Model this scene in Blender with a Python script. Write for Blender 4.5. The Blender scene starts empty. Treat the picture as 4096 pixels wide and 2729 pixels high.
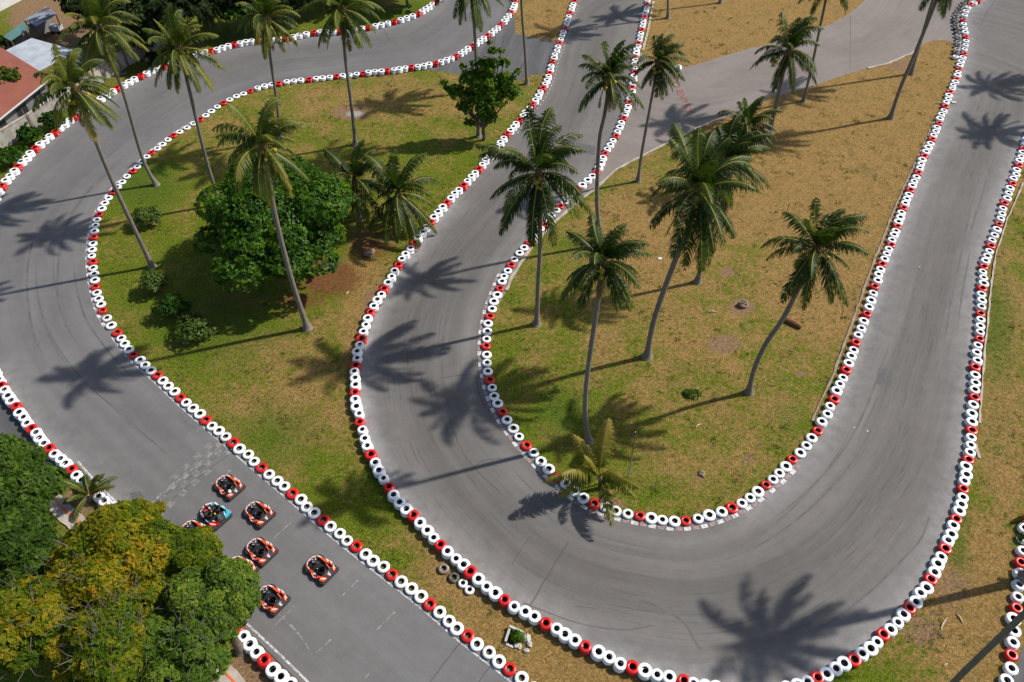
import bpy, bmesh, math, random
import numpy as np
from mathutils import Vector, Matrix, geometry
random.seed(7); RNG = np.random.default_rng(7)
SC = bpy.context.scene
COL = SC.collection
R = math.radians

# ------------------------------------------------------------------ camera, sky, sun, exposure
CAM_H, PITCH, FPX = 45.0, R(47), 3186.0
cam_d = bpy.data.cameras.new('camera'); cam = bpy.data.objects.new('camera', cam_d); COL.objects.link(cam)
cam.location = (0, 0, CAM_H); cam.rotation_euler = (R(90) - PITCH, 0, 0)
cam_d.sensor_width = 36; cam_d.lens = 36 * FPX / 4096; cam_d.clip_start = 0.5; cam_d.clip_end = 5000
SC.camera = cam
SUN_EL, SUN_AZ = R(46), R(17)          # sun stands to the right and slightly beyond: azimuth counted from +X towards +Y
sdir = Vector((math.cos(SUN_EL) * math.cos(SUN_AZ), math.cos(SUN_EL) * math.sin(SUN_AZ), math.sin(SUN_EL)))
w = bpy.data.worlds.new('World'); SC.world = w; w.use_nodes = True
wn = w.node_tree.nodes; wl = w.node_tree.links
sky = wn.new('ShaderNodeTexSky'); sky.sky_type = 'NISHITA'; sky.sun_disc = False
sky.sun_elevation = SUN_EL; sky.sun_rotation = R(90) - SUN_AZ
sky.air_density = 1.0; sky.dust_density = 1.5; sky.ozone_density = 1.0
wn['Background'].inputs[1].default_value = 0.112
wl.new(sky.outputs[0], wn['Background'].inputs[0])
sun_d = bpy.data.lights.new('sun', 'SUN'); sun_d.energy = 4.8; sun_d.angle = R(1.1); sun_d.color = (1.0, 0.95, 0.87)
sun = bpy.data.objects.new('sun', sun_d); COL.objects.link(sun)
sun.rotation_euler = (-sdir).to_track_quat('-Z', 'Y').to_euler(); sun.location = sdir * 200
SC.view_settings.view_transform = 'Standard'; SC.view_settings.look = 'None'
SC.view_settings.gamma = 1; SC.view_settings.use_curve_mapping = False
SC.view_settings.exposure = 0.12

# ------------------------------------------------------------------ pixel <-> place helpers (used once, at build time, to survey the site)
M = 4096 / 2353.0                      # survey sheets were read at 2353 px wide ("m" sheet) and in 4x4 close-ups ("c" sheets)
CP, SP = math.cos(PITCH), math.sin(PITCH)
def ground(x, y, z=0.0):
    dx = (x - 2048) / FPX; dy = -(y - 1364.5) / FPX
    d = (dx, CP + dy * SP, -SP + dy * CP); t = (CAM_H - z) / -d[2]
    return Vector((d[0] * t, d[1] * t, z))
def gm(x, y, z=0.0): return ground(x * M, y * M, z)
K = 1024 / 2354.0
def cpx(c, r, x, y): return (1024 * c + K * x, 682 * r + K * y)
def gc(c, r, x, y, z=0.0): return ground(*cpx(c, r, x, y), z)
def proj(X, Y, Z):
    f = Y * CP - (Z - CAM_H) * SP; u = Y * SP + (Z - CAM_H) * CP
    return (2048 + FPX * X / f, 1364.5 - FPX * u / f)
def raised(px, py, Y):
    """point at depth Y that is seen at m-sheet px,py (height solved)"""
    k = -(py * M - 1364.5) / FPX       # u/f
    # Y*SP + h*CP = k*(Y*CP - h*SP), h = Z-CAM_H
    h = Y * (k * CP - SP) / (CP + k * SP)
    f = Y * CP - h * SP
    return Vector(((px * M - 2048) / FPX * f, Y, h + CAM_H))

# ------------------------------------------------------------------ object helpers
def tag(o, label=None, cat=None, group=None, kind=None):
    if label: o['label'] = label
    if cat: o['category'] = cat
    if group: o['group'] = group
    if kind: o['kind'] = kind
    return o
def empty(name, loc, rz=0.0):
    o = bpy.data.objects.new(name, None); COL.objects.link(o)
    o.location = loc; o.rotation_euler = (0, 0, rz); o.empty_display_size = 0.2
    return o
class MB:
    def __init__(s): s.v = []; s.f = []; s.m = []; s.sm = False
    def quad(s, a, b, c, d, m=0):
        n = len(s.v); s.v += [tuple(a), tuple(b), tuple(c), tuple(d)]; s.f.append((n, n + 1, n + 2, n + 3)); s.m.append(m)
    def tri(s, a, b, c, m=0):
        n = len(s.v); s.v += [tuple(a), tuple(b), tuple(c)]; s.f.append((n, n + 1, n + 2)); s.m.append(m)
    def ring_tube(s, pts, radii, seg=10, m=0, closed=False, cap=True):
        pts = [Vector(p) for p in pts]; n0 = len(s.v); N = len(pts)
        up = Vector((0, 0, 1))
        for i, p in enumerate(pts):
            a = pts[(i - 1) % N] if (closed or i > 0) else p; b = pts[(i + 1) % N] if (closed or i < N - 1) else p
            t = (b - a).normalized() if (b - a).length > 1e-9 else up
            ref = Vector((1, 0, 0)) if abs(t.z) > 0.8 else up
            x = t.cross(ref).normalized(); y = t.cross(x)
            rr = radii[i] if hasattr(radii, '__len__') else radii
            for k in range(seg):
                an = 2 * math.pi * k / seg
                s.v.append(tuple(p + (x * math.cos(an) + y * math.sin(an)) * rr))
        for i in range(N if closed else N - 1):
            j = (i + 1) % N
            for k in range(seg):
                k2 = (k + 1) % seg
                s.f.append((n0 + i * seg + k, n0 + i * seg + k2, n0 + j * seg + k2, n0 + j * seg + k)); s.m.append(m)
        if cap and not closed:
            s.f.append(tuple(n0 + k for k in range(seg))); s.m.append(m)
            s.f.append(tuple(n0 + (N - 1) * seg + k for k in reversed(range(seg)))); s.m.append(m)
    def prism(s, poly, z0, z1, m=0, mt=None, inset=0.0, top_z=None):
        """upright prism over an XY polygon; optional inset top (chamfer)"""
        n0 = len(s.v); N = len(poly)
        cx = sum(p[0] for p in poly) / N; cy = sum(p[1] for p in poly) / N
        ar = sum(poly[i][0] * poly[(i + 1) % N][1] - poly[(i + 1) % N][0] * poly[i][1] for i in range(N))
        if ar < 0: poly = poly[::-1]
        rows = [(poly, z0)]
        if inset:
            rows.append((poly, z1 - inset))
            rows.append(([(cx + (x - cx) * (1 - inset / max(0.05, math.hypot(x - cx, y - cy))), cy + (y - cy) * (1 - inset / max(0.05, math.hypot(x - cx, y - cy)))) for x, y in poly], z1))
        else: rows.append((poly, z1))
        for pl, z in rows:
            for i, (x, y) in enumerate(pl): s.v.append((x, y, z + (top_z[i] if (top_z and z != z0) else 0)))
        for r_ in range(len(rows) - 1):
            for i in range(N):
                j = (i + 1) % N
                s.f.append((n0 + r_ * N + i, n0 + r_ * N + j, n0 + (r_ + 1) * N + j, n0 + (r_ + 1) * N + i)); s.m.append(m)
        s.f.append(tuple(n0 + (len(rows) - 1) * N + i for i in range(N))); s.m.append(m if mt is None else mt)
        s.f.append(tuple(n0 + i for i in reversed(range(N)))); s.m.append(m)
    def box(s, c, size, rz=0.0, m=0):
        sx, sy, sz = size[0] / 2, size[1] / 2, size[2] / 2; co, si = math.cos(rz), math.sin(rz)
        pl = [(c[0] + x * co - y * si, c[1] + x * si + y * co) for x, y in ((-sx, -sy), (sx, -sy), (sx, sy), (-sx, sy))]
        s.prism(pl, c[2] - sz, c[2] + sz, m)
    def blob(s, c, r, seg=12, rings=8, m=0, jit=0.0, seed=0):
        rg = random.Random(seed); n0 = len(s.v)
        rx, ry, rz = (r if hasattr(r, '__len__') else (r, r, r))
        for i in range(rings + 1):
            th = math.pi * i / rings
            for k in range(seg):
                ph = 2 * math.pi * k / seg; q = 1 + jit * (rg.random() - .5) * 2
                s.v.append((c[0] + rx * q * math.sin(th) * math.cos(ph), c[1] + ry * q * math.sin(th) * math.sin(ph), c[2] + rz * q * math.cos(th)))
        for i in range(rings):
            for k in range(seg):
                k2 = (k + 1) % seg
                s.f.append((n0 + i * seg + k, n0 + (i + 1) * seg + k, n0 + (i + 1) * seg + k2, n0 + i * seg + k2)); s.m.append(m)
    def build(s, name, mats, parent=None, smooth=False):
        me = bpy.data.meshes.new(name); me.from_pydata(s.v, [], s.f); 
        if not hasattr(mats, '__len__'): mats = [mats]
        for q in mats: me.materials.append(q)
        me.polygons.foreach_set('material_index', s.m)
        if smooth: me.polygons.foreach_set('use_smooth', [True] * len(s.f))
        me.update()
        o = bpy.data.objects.new(name, me); COL.objects.link(o)
        if parent: o.parent = parent
        return o
def np_mesh(name, V, Fq, mats, tint=None, midx=None, parent=None, smooth=False):
    """mesh from numpy arrays; Fq is (n,3) or (n,4); tint is one value per face"""
    me = bpy.data.meshes.new(name); k = Fq.shape[1]; n = len(Fq)
    me.vertices.add(len(V)); me.vertices.foreach_set('co', V.astype(np.float32).ravel())
    me.loops.add(n * k); me.loops.foreach_set('vertex_index', Fq.astype(np.int32).ravel())
    me.polygons.add(n); me.polygons.foreach_set('loop_start', np.arange(0, n * k, k, dtype=np.int32))
    if not hasattr(mats, '__len__'): mats = [mats]
    for q in mats: me.materials.append(q)
    if midx is not None: me.polygons.foreach_set('material_index', midx.astype(np.int32))
    if smooth: me.polygons.foreach_set('use_smooth', np.ones(n, dtype=bool))
    if tint is not None:
        a = me.attributes.new('tint', 'FLOAT', 'FACE'); a.data.foreach_set('value', tint.astype(np.float32))
    me.update(calc_edges=True)
    o = bpy.data.objects.new(name, me); COL.objects.link(o)
    if parent: o.parent = parent
    return o

# ------------------------------------------------------------------ materials
def mat(name, col=(0.5, 0.5, 0.5), rough=0.7, spec=0.5, metal=0.0):
    m = bpy.data.materials.new(name); m.use_nodes = True
    b = m.node_tree.nodes['Principled BSDF']
    b.inputs['Base Color'].default_value = (*col, 1); b.inputs['Roughness'].default_value = rough
    b.inputs['Metallic'].default_value = metal; b.inputs['Specular IOR Level'].default_value = spec
    return m
class NT:
    def __init__(s, m): s.t = m.node_tree; s.n = s.t.nodes; s.l = s.t.links; s.b = s.n['Principled BSDF']
    def new(s, t, **kw):
        q = s.n.new(t)
        for k, v in kw.items(): setattr(q, k, v)
        return q
    def link(s, a, b): s.l.new(a, b)
    def obj(s): 
        return s.new('ShaderNodeTexCoord').outputs['Object']
    def noise(s, scale, detail=4, rough=0.55, vec=None, dist=0.0):
        q = s.new('ShaderNodeTexNoise'); q.inputs['Scale'].default_value = scale; q.inputs['Detail'].default_value = detail
        q.inputs['Roughness'].default_value = rough; q.inputs['Distortion'].default_value = dist
        if vec is not None: s.link(vec, q.inputs['Vector'])
        return q.outputs['Fac']
    def ramp(s, fac, stops):
        q = s.new('ShaderNodeValToRGB'); e = q.color_ramp.elements
        while len(e) < len(stops): e.new(0.5)
        for i, (p, c) in enumerate(stops):
            e[i].position = p; e[i].color = (*c, 1) if hasattr(c, '__len__') else (c, c, c, 1)
        s.link(fac, q.inputs[0]); return q.outputs[0]
    def mix(s, fac, a, b, mode='MIX'):
        q = s.new('ShaderNodeMix', data_type='RGBA', blend_type=mode)
        for sock, v in ((q.inputs[0], fac), (q.inputs[6], a), (q.inputs[7], b)):
            if hasattr(v, 'is_output') or hasattr(v, 'links'): s.link(v, sock)
            elif hasattr(v, '__len__'): sock.default_value = (*v, 1)
            else: sock.default_value = v
        return q.outputs[2]
    def math(s, op, a, b=0.0, clamp=False):
        q = s.new('ShaderNodeMath', operation=op, use_clamp=clamp)
        for sock, v in ((q.inputs[0], a), (q.inputs[1], b)):
            if hasattr(v, 'links'): s.link(v, sock)
            else: sock.default_value = v
        return q.outputs[0]
    def attr(s, name): return s.new('ShaderNodeAttribute', attribute_name=name).outputs['Fac']
    def bump(s, h, strength=0.3, dist=0.05):
        q = s.new('ShaderNodeBump'); q.inputs['Strength'].default_value = strength; q.inputs['Distance'].default_value = dist
        s.link(h, q.inputs['Height']); s.link(q.outputs[0], s.b.inputs['Normal'])
    def scale(s, vec, v):
        q = s.new('ShaderNodeVectorMath', operation='MULTIPLY'); s.link(vec, q.inputs[0]); q.inputs[1].default_value = v
        return q.outputs[0]
def speckled(name, c1, c2, scale, rough=0.8, bump=0.2, detail=5, bscale=None, spec=0.3):
    m = mat(name, c1, rough, spec); t = NT(m); o = t.obj()
    n = t.noise(scale, detail, 0.6, o)
    t.link(t.ramp(n, [(0.32, c1), (0.68, c2)]), t.b.inputs['Base Color'])
    if bump: t.bump(t.noise(bscale or scale * 4, 4, 0.6, o), bump, 0.03)
    return m

def leaf_mat(name, stops, rough=0.42, trans=0.35, spec=0.5):
    """stops: colour ramp over per-leaf attribute 'tint'"""
    m = mat(name, stops[0][1], rough, spec); t = NT(m)
    col = t.ramp(t.attr('tint'), stops)
    t.link(col, t.b.inputs['Base Color'])
    tr = t.new('ShaderNodeBsdfTranslucent'); br = t.mix(1.0, col, (1.25, 1.35, 0.55), 'MULTIPLY'); t.link(br, tr.inputs[0])
    mx = t.new('ShaderNodeMixShader'); mx.inputs[0].default_value = trans
    out = t.n['Material Output']; t.link(t.b.outputs[0], mx.inputs[1]); t.link(tr.outputs[0], mx.inputs[2]); t.link(mx.outputs[0], out.inputs[0])
    return m

def tyre_paint(name, col, dirt, amt, rough=0.35):
    m = mat(name, col, rough, 0.5); t = NT(m); o = t.obj()
    rnd = t.new('ShaderNodeObjectInfo').outputs['Random']
    vec = t.new('ShaderNodeVectorMath', operation='ADD'); t.link(o, vec.inputs[0])
    cx = t.new('ShaderNodeCombineXYZ'); t.link(t.math('MULTIPLY', rnd, 57.0), cx.inputs[0]); t.link(cx.outputs[0], vec.inputs[1])
    n = t.noise(5.0, 5, 0.65, vec.outputs[0]); n2 = t.noise(28.0, 3, 0.6, vec.outputs[0])
    f = t.math('ADD', t.math('MULTIPLY', n, 0.8), t.math('MULTIPLY', n2, 0.2))
    thr = t.math('MULTIPLY', t.math('POWER', rnd, 4.0), 0.17)
    f = t.math('ADD', f, thr)
    f = t.ramp(f, [(0.52, 0.0), (0.74, amt)])
    t.link(t.mix(f, col, dirt), t.b.inputs['Base Color'])
    t.bump(n2, 0.12, 0.02)
    return m
MT_WHITE = tyre_paint('white_tyre_paint', (0.86, 0.87, 0.88), (0.36, 0.33, 0.30), 0.62, 0.42)
MT_RED = tyre_paint('red_tyre_paint', (0.60, 0.010, 0.008), (0.25, 0.02, 0.015), 0.6, 0.3)
MT_DARK = tyre_paint('worn_tyre', (0.075, 0.062, 0.055), (0.6, 0.6, 0.6), 0.75, 0.6)
MT_BROWN = tyre_paint('muddy_tyre', (0.20, 0.15, 0.12), (0.62, 0.6, 0.58), 0.9, 0.7)
MT_INNER = mat('tyre_inner_rubber', (0.022, 0.022, 0.025), 0.75, 0.3)

# ------------------------------------------------------------------ barriers: survey of the red stacks, whites between
# each entry: (sheet column, sheet row, x, y [, whites up to the next red (default 3)])
A_ = [(0,1,-95,330),(0,1,12,130),(0,0,155,1522),(0,0,318,1355),(0,0,497,1205),(0,0,680,1058),(0,0,870,928),(0,0,1075,800),(0,0,1285,688),(0,0,1500,592),(0,0,1735,502),(0,0,1935,458),(0,0,2150,395),(1,0,15,360),(1,0,270,338),(1,0,527,290),(1,0,775,277),(1,0,1030,240),(1,0,1272,185),(1,0,1490,113,4),(1,0,1648,5),(1,0,1780,-120)]
B_ = [(2,0,45,-150),(2,0,33,3),(1,0,2345,103),(1,0,2250,215),(1,0,2127,318),(1,0,1985,412),(1,0,1840,505),(1,0,1648,570),(1,0,1428,608),(1,0,1205,640),(1,0,980,670),(1,0,735,695),(1,0,482,722),(1,0,207,757),(0,0,2302,832),(0,0,2050,945),(0,0,1835,1095),(0,0,1595,1245),(0,0,1395,1400),(0,1,1215,5),(0,1,1033,197),(0,1,910,400),(0,1,857,612),(0,1,847,838),(0,1,880,1065),(0,1,942,1282,2),(0,1,1072,1490),(0,2,1232,122),(0,2,1443,314),(0,2,1655,515),(0,2,1893,723),(0,2,2140,935),(1,2,55,1162),(1,2,335,1400),(1,3,612,72),(1,3,920,325),(1,3,1247,578),(1,3,1602,857),(1,3,1940,1147),(1,3,2335,1450),(2,3,380,1790)]
C_ = [(2,0,590,-130),(2,0,572,2),(2,0,533,112),(2,0,488,250),(2,0,436,392,4),(2,0,374,557,2),(2,0,346,663),(2,0,285,802),(2,0,187,950),(2,0,68,1095),(1,0,2308,1224),(1,0,2177,1385),(1,0,2050,1543),(1,1,1902,128),(1,1,1751,286),(1,1,1602,466),(1,1,1453,660),(1,1,1303,862),(1,1,1178,1076),(1,1,1053,1296),(1,1,967,1542),(1,2,910,212),(1,2,913,463),(1,2,955,737),(1,2,1053,1041),(1,2,1216,1332),(1,3,1440,36),(1,3,1700,292),(1,3,1972,550),(1,3,2285,812),(2,3,306,1016),(2,3,688,1237),(2,3,1107,1433),(2,3,1572,1552),(2,3,1990,1640),(2,3,2430,1640),(3,3,460,1535),(3,3,795,1352),(3,3,1066,1136),(3,3,1307,888),(3,3,1498,623),(3,3,1630,338),(3,3,1737,62),(3,2,1800,1358),(3,2,1845,1086),(3,2,1876,808),(3,2,1895,513),(3,2,1917,240),(3,1,1946,1545),(3,1,1956,1305),(3,1,1971,1080),(3,1,1990,880),(3,1,2050,685),(3,1,2122,490),(3,1,2180,297),(3,1,2247,115),(3,0,2305,1515),(3,0,2352,1358),(3,0,2400,1210)]
E_ = [(3,0,2010,-150),(3,0,1945,3,1),(3,0,1862,35),(3,0,1797,175),(3,0,1820,333),(3,0,1800,488),(3,0,1757,627,2),(3,0,1733,720),(3,0,1677,840),(3,0,1630,973),(3,0,1570,1127),(3,0,1512,1277),(3,0,1437,1427),(3,1,1380,15),(3,1,1312,175),(3,1,1247,340),(3,1,1190,507),(3,1,1125,676),(3,1,1056,856),(3,1,985,1060),(3,1,905,1315),(3,2,808,10),(3,2,716,263),(3,2,609,525),(3,2,452,820),(3,2,230,1088),(2,2,2330,1323),(2,2,2020,1530),(2,3,1602,82),(2,3,1170,33),(2,2,755,1490),(2,2,415,1240),(2,2,130,957),(1,2,2263,650),(1,2,2152,352),(1,2,2117,48),(1,1,2150,1340),(1,1,2237,1080),(1,1,2340,866),(2,1,155,660),(2,1,297,492),(2,1,442,325),(2,1,605,165),(2,1,775,5),(2,0,855,1405),(2,0,955,1245),(2,0,1022,1083),(2,0,1078,938),(2,0,1108,800),(2,0,1128,658),(2,0,1136,515),(2,0,1162,393),(2,0,1192,268),(2,0,1217,150),(2,0,1242,33),(2,0,1262,-80)]
F_ = [(0,2,-70,250),(0,2,12,398),(0,2,137,597),(0,2,284,795),(0,2,447,983),(0,2,650,1173),(0,2,845,1375),(0,2,1080,1560),(0,3,1265,205),(0,3,1485,420),(0,3,1710,640),(0,3,1940,860),(0,3,2170,1078),(1,3,75,1367),(1,3,355,1630)]
G_ = [(3,3,2372,72),(3,3,2335,468,3),(3,3,2287,882),(3,3,2248,1312),(3,3,2170,1750)]
def catmull(p0, p1, p2, p3, t):
    return 0.5 * ((2 * p1) + (p2 - p0) * t + (2 * p0 - 5 * p1 + 4 * p2 - p3) * t * t + (3 * p1 - p0 - 3 * p2 + p3) * t ** 3)
LAYER = 0.168
def line_of(entries, layers):
    """-> list of (world xy, 'r'/'w', layer count) along the barrier"""
    px = [cpx(*e[:4]) for e in entries]
    lay = [layers(i) for i in range(len(entries))]
    P = [ground(*p, LAYER * l) for p, l in zip(px, lay)]
    out = []
    for i in range(len(P) - 1):
        p0 = P[max(0, i - 1)]; p3 = P[min(len(P) - 1, i + 2)]
        n = entries[i][4] if len(entries[i]) > 4 else 3
        out.append((P[i].xy.copy(), 'r', lay[i], i))
        for k in range(n):
            q = catmull(p0, P[i], P[i + 1], p3, (k + 1) / (n + 1)); out.append((q.xy.copy(), 'w', lay[i], i))
    out.append((P[-1].xy.copy(), 'r', lay[-1], len(P) - 1))
    return out
LA = line_of(A_, lambda i: 3)
LB = line_of(B_, lambda i: 3 if i < 10 else (2 if i < 14 else 1))
LC = line_of(C_, lambda i: 2 if i < 6 else (3 if i < 36 else 2))
LE = line_of(E_, lambda i: 2 if (i < 24 or i > 41) else 1)
LF = line_of(F_, lambda i: 3)
LG = line_of(G_, lambda i: 2)
def xy(line): return [tuple(p[0]) for p in line]
def seg(line, i0, i1): return [tuple(p[0]) for p in line if i0 <= p[3] <= i1]

# ------------------------------------------------------------------ ground sheet
def poly_dist(P, line, closed=False):
    """numpy: distance of points P (n,2) to a polyline"""
    L = np.array(line, dtype=float); 
    if closed: L = np.vstack([L, L[:1]])
    best = np.full(len(P), 1e9); par = np.zeros(len(P)); cum = 0.0
    for a, b in zip(L[:-1], L[1:]):
        d = b - a; ll = float(d @ d)
        if ll < 1e-9: continue
        t = np.clip(((P - a) @ d) / ll, 0, 1); q = a + t[:, None] * d
        dd = np.hypot(*(P - q).T); mk = dd < best
        best[mk] = dd[mk]; par[mk] = cum + t[mk] * math.sqrt(ll); cum += math.sqrt(ll)
    return best, par
def inside(P, poly):
    x, y = P[:, 0], P[:, 1]; r = np.zeros(len(P), bool); n = len(poly); j = n - 1
    for i in range(n):
        xi, yi = poly[i]; xj, yj = poly[j]
        if yi != yj:
            c = ((yi > y) != (yj > y)) & (x < (xj - xi) * (y - yi) / (yj - yi) + xi); r ^= c
        j = i
    return r
def blobs(P, lst):
    """soft spots, given on the m-sheet as (x, y, rx, ry, strength) and placed on the ground"""
    f = P[:, 1] * CP + CAM_H * SP; u = P[:, 1] * SP - CAM_H * CP
    X = (2048 + FPX * P[:, 0] / f) / M; Y = (1364.5 - FPX * u / f) / M
    r = np.zeros(len(P))
    for x, y, rx, ry, s in lst: r = np.maximum(r, s * np.exp(-(((X - x) / rx) ** 2 + ((Y - y) / ry) ** 2)))
    return r
def smoothstep(a, b, x): t = np.clip((x - a) / (b - a), 0, 1); return t * t * (3 - 2 * t)
xs = np.concatenate([[-3000, -800, -300, -150, -100], np.arange(-76, 76.1, 0.45), [100, 150, 300, 800, 3000]])
ys = np.concatenate([[-400, -60, 0, 8], np.arange(12, 112, 0.45), [118, 130, 160, 250, 500, 1200, 4000]])
GX, GY = np.meshgrid(xs, ys); GP = np.stack([GX.ravel(), GY.ravel()], 1)
nx, ny = len(xs), len(ys)
ii = np.arange(nx * ny).reshape(ny, nx)
GF = np.stack([ii[:-1, :-1].ravel(), ii[:-1, 1:].ravel(), ii[1:, 1:].ravel(), ii[1:, :-1].ravel()], 1)
dry = np.maximum(blobs(GP, [(2000,260,330,210,1.0),(1850,420,260,140,.85),(1950,620,190,190,.6),(1700,60,420,120,.75),(1260,70,90,110,.5),(900,230,420,70,.22),(560,310,300,90,.15),(1100,1290,120,130,.75),(1300,1470,260,110,.75),(1560,700,330,300,.22),(1650,1020,260,170,.18),(2230,1400,110,190,.7),(2300,900,70,400,.35),(1500,560,160,140,.5),(700,900,200,160,.25),(840,780,60,200,.5)]), 0)
soil = blobs(GP, [(1705,705,34,22,1),(1665,790,48,24,.9),(1672,625,22,12,.9),(805,258,46,20,1),(1545,880,14,9,.6),(1840,860,16,10,.8),(1720,1055,20,14,.8),(1605,1095,16,12,.7),(1330,1400,70,50,.55),(1210,1330,60,50,.5),(2190,1350,60,90,.55),(2120,1450,70,60,.6),(1390,1160,60,26,.8),(1630,850,12,8,.6),(870,700,46,60,.75),(840,1010,20,70,.3),(2070,150,40,16,.9),(300,1200,120,120,.5),(185,1150,40,50,1),(590,1540,70,60,1),(640,1568,60,60,1),(1880,560,30,40,.5),(1130,1360,60,60,.4),(1165,560,26,26,0),(690,650,90,40,.35),(850,560,80,50,.5),(40,150,70,60,1.2),(150,60,60,50,1.2),(110,40,90,50,1.2)])
lush = blobs(GP, [(330,420,110,80,.7),(500,760,240,130,.5),(640,1000,160,120,.5),(560,100,60,30,1),(900,45,160,30,1),(960,40,60,40,.8),(330,1010,80,30,0),(30,330,80,40,1),(150,280,60,40,.8),(1300,950,110,80,.6),(1330,560,70,50,.5),(2290,760,60,200,.6),(2290,1000,60,90,.4),(870,1060,36,120,.7),(960,1180,60,60,.6),(1180,980,80,50,.5),(1420,640,60,50,.4),(2200,1250,40,160,.6),(1480,90,20,40,.5),(1440,240,30,30,.6),(1800,960,60,60,.4),(1500,1120,120,40,.4)])
litter = blobs(GP, [(760,640,80,50,.75),(850,570,70,45,.5),(690,690,70,30,.55),(560,690,90,30,.2)])
ashes = blobs(GP, [(815,262,26,9,1.0)])
gm_ = mat('grass_ground', (0.1, 0.12, 0.03), 0.95, 0.15); t = NT(gm_); o = t.obj()
n1 = t.noise(0.35, 6, 0.62, o); n2 = t.noise(2.3, 6, 0.7, o); n3 = t.noise(9.0, 5, 0.7, o); n4 = t.noise(34.0, 3, 0.7, o)
green = t.ramp(n3, [(0.30, (0.034, 0.055, 0.003)), (0.5, (0.095, 0.130, 0.006)), (0.70, (0.190, 0.215, 0.014))])
lushc = t.ramp(n3, [(0.30, (0.026, 0.052, 0.004)), (0.7, (0.105, 0.165, 0.012))])
tan = t.ramp(n3, [(0.26, (0.170, 0.095, 0.030)), (0.5, (0.300, 0.175, 0.060)), (0.74, (0.420, 0.265, 0.102))])
straw = t.noise(16.0, 4, 0.75, t.scale(o, (1.0, 0.35, 1.0)), 1.2)
tan = t.mix(t.ramp(straw, [(0.55, 0.0), (0.72, 0.55)]), tan, (0.42, 0.32, 0.17))
earth = t.ramp(n3, [(0.3, (0.125, 0.075, 0.038)), (0.7, (0.330, 0.205, 0.115))])
dryf = t.math('ADD', t.math('MULTIPLY', t.attr('dry'), 1.05), t.math('ADD', t.math('MULTIPLY', n1, 0.9), t.math('MULTIPLY', n2, 1.15)))
dryf = t.ramp(t.math('SUBTRACT', dryf, 0.66), [(0.35, 0.0), (0.64, 0.92)])
sw = t.noise(1.3, 7, 0.72, o, 1.6); tan = t.mix(t.ramp(sw, [(0.47, 0.0), (0.62, 0.6)]), tan, (0.130, 0.085, 0.026)); tan = t.mix(t.ramp(t.noise(0.6, 5, 0.65, o, 0.8), [(0.53, 0.0), (0.70, 0.45)]), tan, (0.110, 0.105, 0.018))
base = t.mix(dryf, green, tan)
lf = t.math('ADD', t.attr('lush'), t.math('MULTIPLY', n2, 1.5)); lf = t.ramp(t.math('SUBTRACT', lf, 0.6), [(0.42, 0.0), (0.75, 0.9)])
base = t.mix(lf, base, lushc)
sf = t.math('ADD', t.attr('soil'), t.math('MULTIPLY', n2, 1.1)); sf = t.ramp(t.math('SUBTRACT', sf, 0.55), [(0.33, 0.0), (0.55, 1.0)])
base = t.mix(sf, base, earth)
lit = t.ramp(n4, [(0.4, (0.07, 0.035, 0.015)), (0.58, (0.20, 0.085, 0.03)), (0.75, (0.36, 0.13, 0.035))])
tf = t.math('ADD', t.attr('litter'), n2); tf = t.ramp(t.math('SUBTRACT', tf, 0.5), [(0.25, 0.0), (0.5, 0.95)])
base = t.mix(tf, base, lit)
base = t.mix(t.ramp(t.math('ADD', t.attr('ashes'), t.math('MULTIPLY', n3, 0.5)), [(0.7, 0.0), (0.95, 0.9)]), base, (0.33, 0.31, 0.29))
n5 = t.noise(4.5, 4, 0.75, o); base = t.mix(1.0, base, t.ramp(n5, [(0.3, 0.55), (0.5, 1.0), (0.72, 1.4)]), 'MULTIPLY')
sp = t.ramp(n4, [(0.25, 0.66), (0.5, 1.0), (0.78, 1.32)])
base = t.mix(1.0, base, sp, 'MULTIPLY')
t.link(base, t.b.inputs['Base Color'])
t.bump(t.math('ADD', n3, t.math('MULTIPLY', n4, 0.7)), 0.9, 0.09)
GV = np.column_stack([GP, np.zeros(len(GP))])
go = np_mesh('ground', GV, GF, gm_)
for nm, ar in (('dry', dry), ('soil', soil), ('lush', lush), ('litter', litter), ('ashes', ashes)):
    a = go.data.attributes.new(nm, 'FLOAT', 'POINT'); a.data.foreach_set('value', ar.astype(np.float32))
tag(go, kind='structure')

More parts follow.
